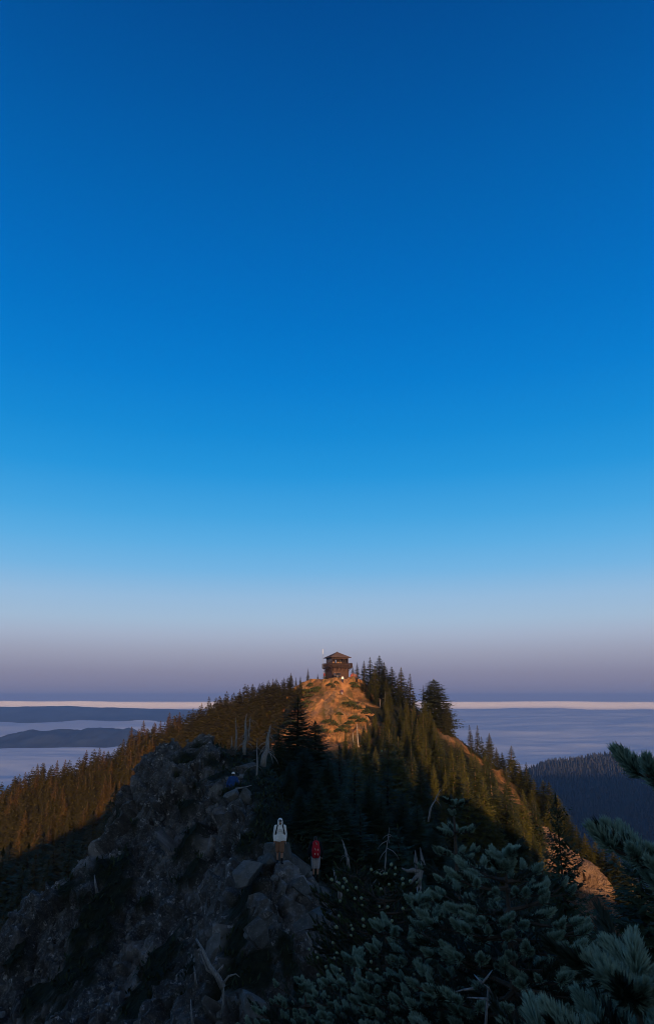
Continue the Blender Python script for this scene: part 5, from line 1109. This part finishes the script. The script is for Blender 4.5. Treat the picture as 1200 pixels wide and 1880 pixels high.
def near_fir(label, foot, height, spread, seed, whorls, per, tuft_scale=1.0, cap=280, arc=None, low=0.12, tufts=TUFT, group=None, rise=0.22, zpow=0.85, buds=0, name='young_fir', side=0.14, power=0.9, extra=()):
    """foot (x, y, z); boughs in whorls, each with side shoots in a flat spray, young tufts at the tips, old needles inside"""
    rng = random.Random(seed); root = empty(name, foot); tag(root, label, 'fir', group); F0 = Vector(foot)
    MB().tube([(0, 0, -.3), (0.01, 0, height * .5), (0, 0.01, height * .96)], [height * .022, height * .014, .006], 8).build('trunk', M['twig'], root, True)
    items = []; boughs = []
    def bough(z, a, L, w_):
        hd = Vector((math.cos(a), math.sin(a), 0)); pts = []; k = 6; sag = rng.uniform(-.10, .10)
        for i in range(k + 1):
            s = i / k; pts.append(Vector((0, 0, z)) + hd * (L * s) + Vector((0, 0, L * (rise * s * s + (sag - .12) * s))))
        mb = MB(); mb.tube(pts, [max(.004, .014 * (1 - .75 * i / k)) for i in range(k + 1)], 5); bi = len(boughs); lat = Vector((-math.sin(a), math.cos(a), 0))
        n = max(2, int(L / side)); 
        for j in range(n):
            s = 0.22 + 0.74 * (j + rng.uniform(-.3, .3)) / n; i = min(int(s * k), k - 1); p = pts[i].lerp(pts[i + 1], s * k - i); tdir = (pts[i + 1] - pts[i]).normalized()
            for sg in (-1, 1):
                l2 = min(L * .5, L * (1.0 - s) * .75 + .07) * rng.uniform(.75, 1.15); d2 = (tdir * .75 + lat * sg * rng.uniform(.6, .95) + Vector((0, 0, rng.uniform(.0, .22)))).normalized(); e = p + d2 * l2; mb.tube([p, e], [.005, .003], 4)
                m = max(1, int(l2 / (.10 * tuft_scale)))
                for q in range(m):
                    u = (q + 1) / m; pos = p + d2 * max(0, l2 * u - .05); young = (q == m - 1); dd = (d2 + Vector((0, 0, .55 if young else .05)) + Vector((rng.uniform(-.2, .2), rng.uniform(-.2, .2), rng.uniform(-.1, .2)))).normalized(); items.append((pos, dd, young, bi))
                    if young and l2 > .17:
                        for sg2 in (rng.choice((-1, 1)),):
                            dd2 = (d2 + d2.cross(Vector((0, 0, 1))) * sg2 * .8 + Vector((0, 0, .25))).normalized(); items.append((pos - d2 * .03, dd2, True, bi))
            items.append((p, (tdir + Vector((0, 0, .35))).normalized(), False, bi))
        items.append((pts[-1] - (pts[-1] - pts[-2]).normalized() * .03, ((pts[-1] - pts[-2]).normalized() + Vector((0, 0, .3))).normalized(), True, bi))
        boughs.append(mb)
    for i in range(whorls):
        t = i / max(1, whorls - 1); z = height * (low + (.95 - low) * t ** zpow); L0 = spread * (1 - t) ** power + .07; n = max(3, int(per * (0.5 + .5 * (1 - t)) + .5)); ph = rng.uniform(0, 6.28)
        for k in range(n):
            a = ph + 6.283 * (k + rng.uniform(-.25, .25)) / n
            if arc and not (arc[0] <= (a % 6.283) <= arc[1]): continue
            bough(z + rng.uniform(-.04, .04), a, L0 * rng.uniform(.75, 1.15), 1)
    for z, a, L in extra: bough(z, a, L, 1)
    items.append((Vector((0, 0, height * .95)), Vector((0, 0, 1)), True, None)); 
    for k in range(4): items.append((Vector((0, 0, height * .93)), Vector((math.cos(k * 1.57), math.sin(k * 1.57), .9)).normalized(), True, None))
    bo = [mb.build('bough', M['twig'], root) for mb in boughs]
    def vis(it):
        p = F0 + it[0]; d = ray(600, 940); fw = Vector((0, math.cos(PITCH), math.sin(PITCH))); zc = p.dot(fw)
        if zc < .3: return -1
        x = 600 + FPX * p.x / zc; y = 940 - FPX * (p.z * math.cos(PITCH) - p.y * math.sin(PITCH)) / zc
        if not (-60 < x < 1260 and y < 1940): return -1
        return 1.0 / zc + (0.5 if it[2] else 0) + 0.25 * it[1].z - (p - F0).y * .15
    sc = sorted(((vis(it), k) for k, it in enumerate(items)), reverse=True); ind = set(k for v, k in sc[:cap] if v > 0 and items[k][2]); VV, FF, TT, nv = [], [], [], 0; VY, FY, TY, ny_ = [], [], [], 0
    for k, (p, d, young, bi) in enumerate(items):
        R = frame(d) @ Matrix.Rotation(rng.uniform(-.6, .6), 3, 'Z'); s = tuft_scale * rng.uniform(.8, 1.2)
        if k in ind:
            me = rng.choice(tufts)[0]; o = bpy.data.objects.new('needle_tuft', me); COL.objects.link(o); o.parent = root if bi is None else bo[bi]; o.matrix_local = Matrix.Translation(p) @ R.to_4x4() @ Matrix.Scale(s, 4)
            if buds and rng.random() < buds:
                b = MB().ball((0, 0, .088), (.011, .011, .013), None, 8, 6).data('bud', M['bud'], True) if 'bud' not in FIG else FIG['bud']; FIG['bud'] = b; q = obj('bud', b, o) if bi is None else obj('bud', b, root); q.matrix_local = Matrix.Translation(p) @ R.to_4x4() @ Matrix.Scale(s * 1.5, 4)
        else:
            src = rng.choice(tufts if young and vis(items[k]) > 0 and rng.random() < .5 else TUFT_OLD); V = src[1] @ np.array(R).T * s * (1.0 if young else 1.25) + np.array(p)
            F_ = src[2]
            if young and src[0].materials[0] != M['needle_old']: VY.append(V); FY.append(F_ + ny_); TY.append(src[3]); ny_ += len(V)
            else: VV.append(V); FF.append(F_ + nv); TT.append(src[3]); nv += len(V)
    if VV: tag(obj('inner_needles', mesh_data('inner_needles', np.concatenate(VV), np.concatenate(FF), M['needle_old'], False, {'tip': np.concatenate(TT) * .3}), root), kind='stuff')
    if VY: tag(obj('far_side_needles', mesh_data('far_side_needles', np.concatenate(VY), np.concatenate(FY), tufts[0][0].materials[0], False, {'tip': np.concatenate(TY)}), root), kind='stuff')
    print('fir', name, len(items), len(ind)); return root
def foot_px(px, py, Y, h): p = at(px, py, Y); return (p[0], p[1], p[2] - h)
near_fir('blue green young fir with tiered boughs and the highest tip of the near firs', foot_px(831, 1450, 6.6, 3.0), 3.0, 0.80, 3, 12, 6, 0.95, cap=130, rise=.30)
near_fir('wide blue green fir spreading over the bottom middle of the view', foot_px(925, 1548, 4.3, 2.1), 2.1, 0.84, 5, 10, 8, 1.0, cap=260, rise=.28, power=.6, low=.34, side=.165)
near_fir('blue green fir low between the tiered fir and the bud dotted one', foot_px(770, 1640, 5.0, 1.7), 1.7, 0.75, 25, 9, 8, 0.95, cap=160, rise=.30, power=.6)
near_fir('fir bough tree reaching in from the right edge against the far hill', foot_px(1450, 1250, 1.95, 1.9), 1.9, 0.10, 8, 3, 4, 1.15, cap=90, rise=.40, low=.5, power=.7, extra=((1.545, 3.02, .44), (1.39, 3.12, .54), (1.33, 3.35, .47), (1.34, 2.88, .47), (1.05, 3.05, .42), (1.00, 3.3, .40)))
near_fir('closest fir with thick blue green tufts in the bottom right corner', foot_px(1165, 1765, 1.8, 1.2), 1.2, 0.46, 9, 8, 7, 1.2, cap=110, rise=.34, power=.7)
near_fir('yellow green little fir dotted with pale buds left of the near firs', foot_px(705, 1605, 7.2, 1.5), 1.5, 0.62, 12, 9, 8, 0.8, cap=190, tufts=TUFT_GREEN, buds=1.0, rise=.5, power=.45)
near_fir('round dark green shrub fir beside the bleached bent stem', foot_px(655, 1580, 10.5, 1.6), 1.6, 0.70, 14, 8, 8, 0.9, cap=80, tufts=TUFT_GREEN, rise=.45, power=.4)
near_fir('low fir at the bottom edge beside the rounded grey boulder', foot_px(560, 1805, 6.2, 0.9), 0.9, 0.55, 16, 6, 7, 0.85, cap=70, rise=.35, power=.5)
near_fir('small fir between the wide fir and the crooked root', foot_px(650, 1750, 5.6, 1.2), 1.2, 0.55, 18, 7, 7, 0.9, cap=80, rise=.32, power=.6)

# ------------------------------------------------------------------ the air
def haze_box():
    x, y0, y1, zb, zt = 15800, -2600, 15800, -1100, 122
    mb = MB().box((0, (y0 + y1) / 2, (zb + zt) / 2), (2 * x, y1 - y0, zt - zb))
    tag(mb.build('haze', haze_mat(1.1e-4)), 'thin blue morning haze over the cloud sea', None, None, 'stuff')
haze_box()

# ------------------------------------------------------------------ labels that tell members of a row apart
ORD = 'first second third fourth fifth sixth seventh eighth ninth tenth eleventh twelfth thirteenth fourteenth fifteenth sixteenth seventeenth eighteenth nineteenth twentieth'.split()
def ordinal(n):
    if n <= 20: return ORD[n - 1]
    tens = {20: 'twenty', 30: 'thirty', 40: 'forty', 50: 'fifty'}[n // 10 * 10]
    return tens + '-' + ORD[n % 10 - 1] if n % 10 else {30: 'thirtieth', 40: 'fortieth', 50: 'fiftieth'}[n]
def number_row(label, fmt):
    row = [o for o in SC.objects if o.get('label') == label]; row.sort(key=lambda o: o.location.x / max(o.location.y, 1))
    if 1 < len(row) < 59:
        for i, o in enumerate(row): o['label'] = fmt % ordinal(i + 1)
number_row('dark hemlock in the shaded clump behind the hikers', 'dark hemlock, %s from the left in the shaded clump behind the hikers')
number_row('fir on the slope of the hollow below the summit', 'larger fir of the hollow below the summit, %s from the left')
number_row('slender fir standing on the skyline of the left slope', 'slender fir on the skyline of the left slope, %s from the left')
number_row('shaded fir below the left foot of the rock knob', 'shaded fir below the left foot of the rock knob, %s from the left')
number_row('green fir in the row behind the bare crest at right', 'green fir in the row behind the bare right crest, %s from the left')
number_row('green fir in the cluster on the right shoulder of the summit', 'green fir in the cluster on the right summit shoulder, %s from the left')
number_row('low dark green shrub on the bare tan summit face', 'low dark green shrub on the bare tan summit face, %s from the left')
number_row('olive green scrub bush on the open slope left of the bare face', 'olive scrub bush on the open slope left of the bare face, %s from the left')
number_row('russet scrub bush on the open slope left of the bare face', 'russet scrub bush on the open slope left of the bare face, %s from the left')
number_row('small sunlit fir high on the left slope near the summit', 'small sunlit fir high on the left slope near the summit, %s from the left')
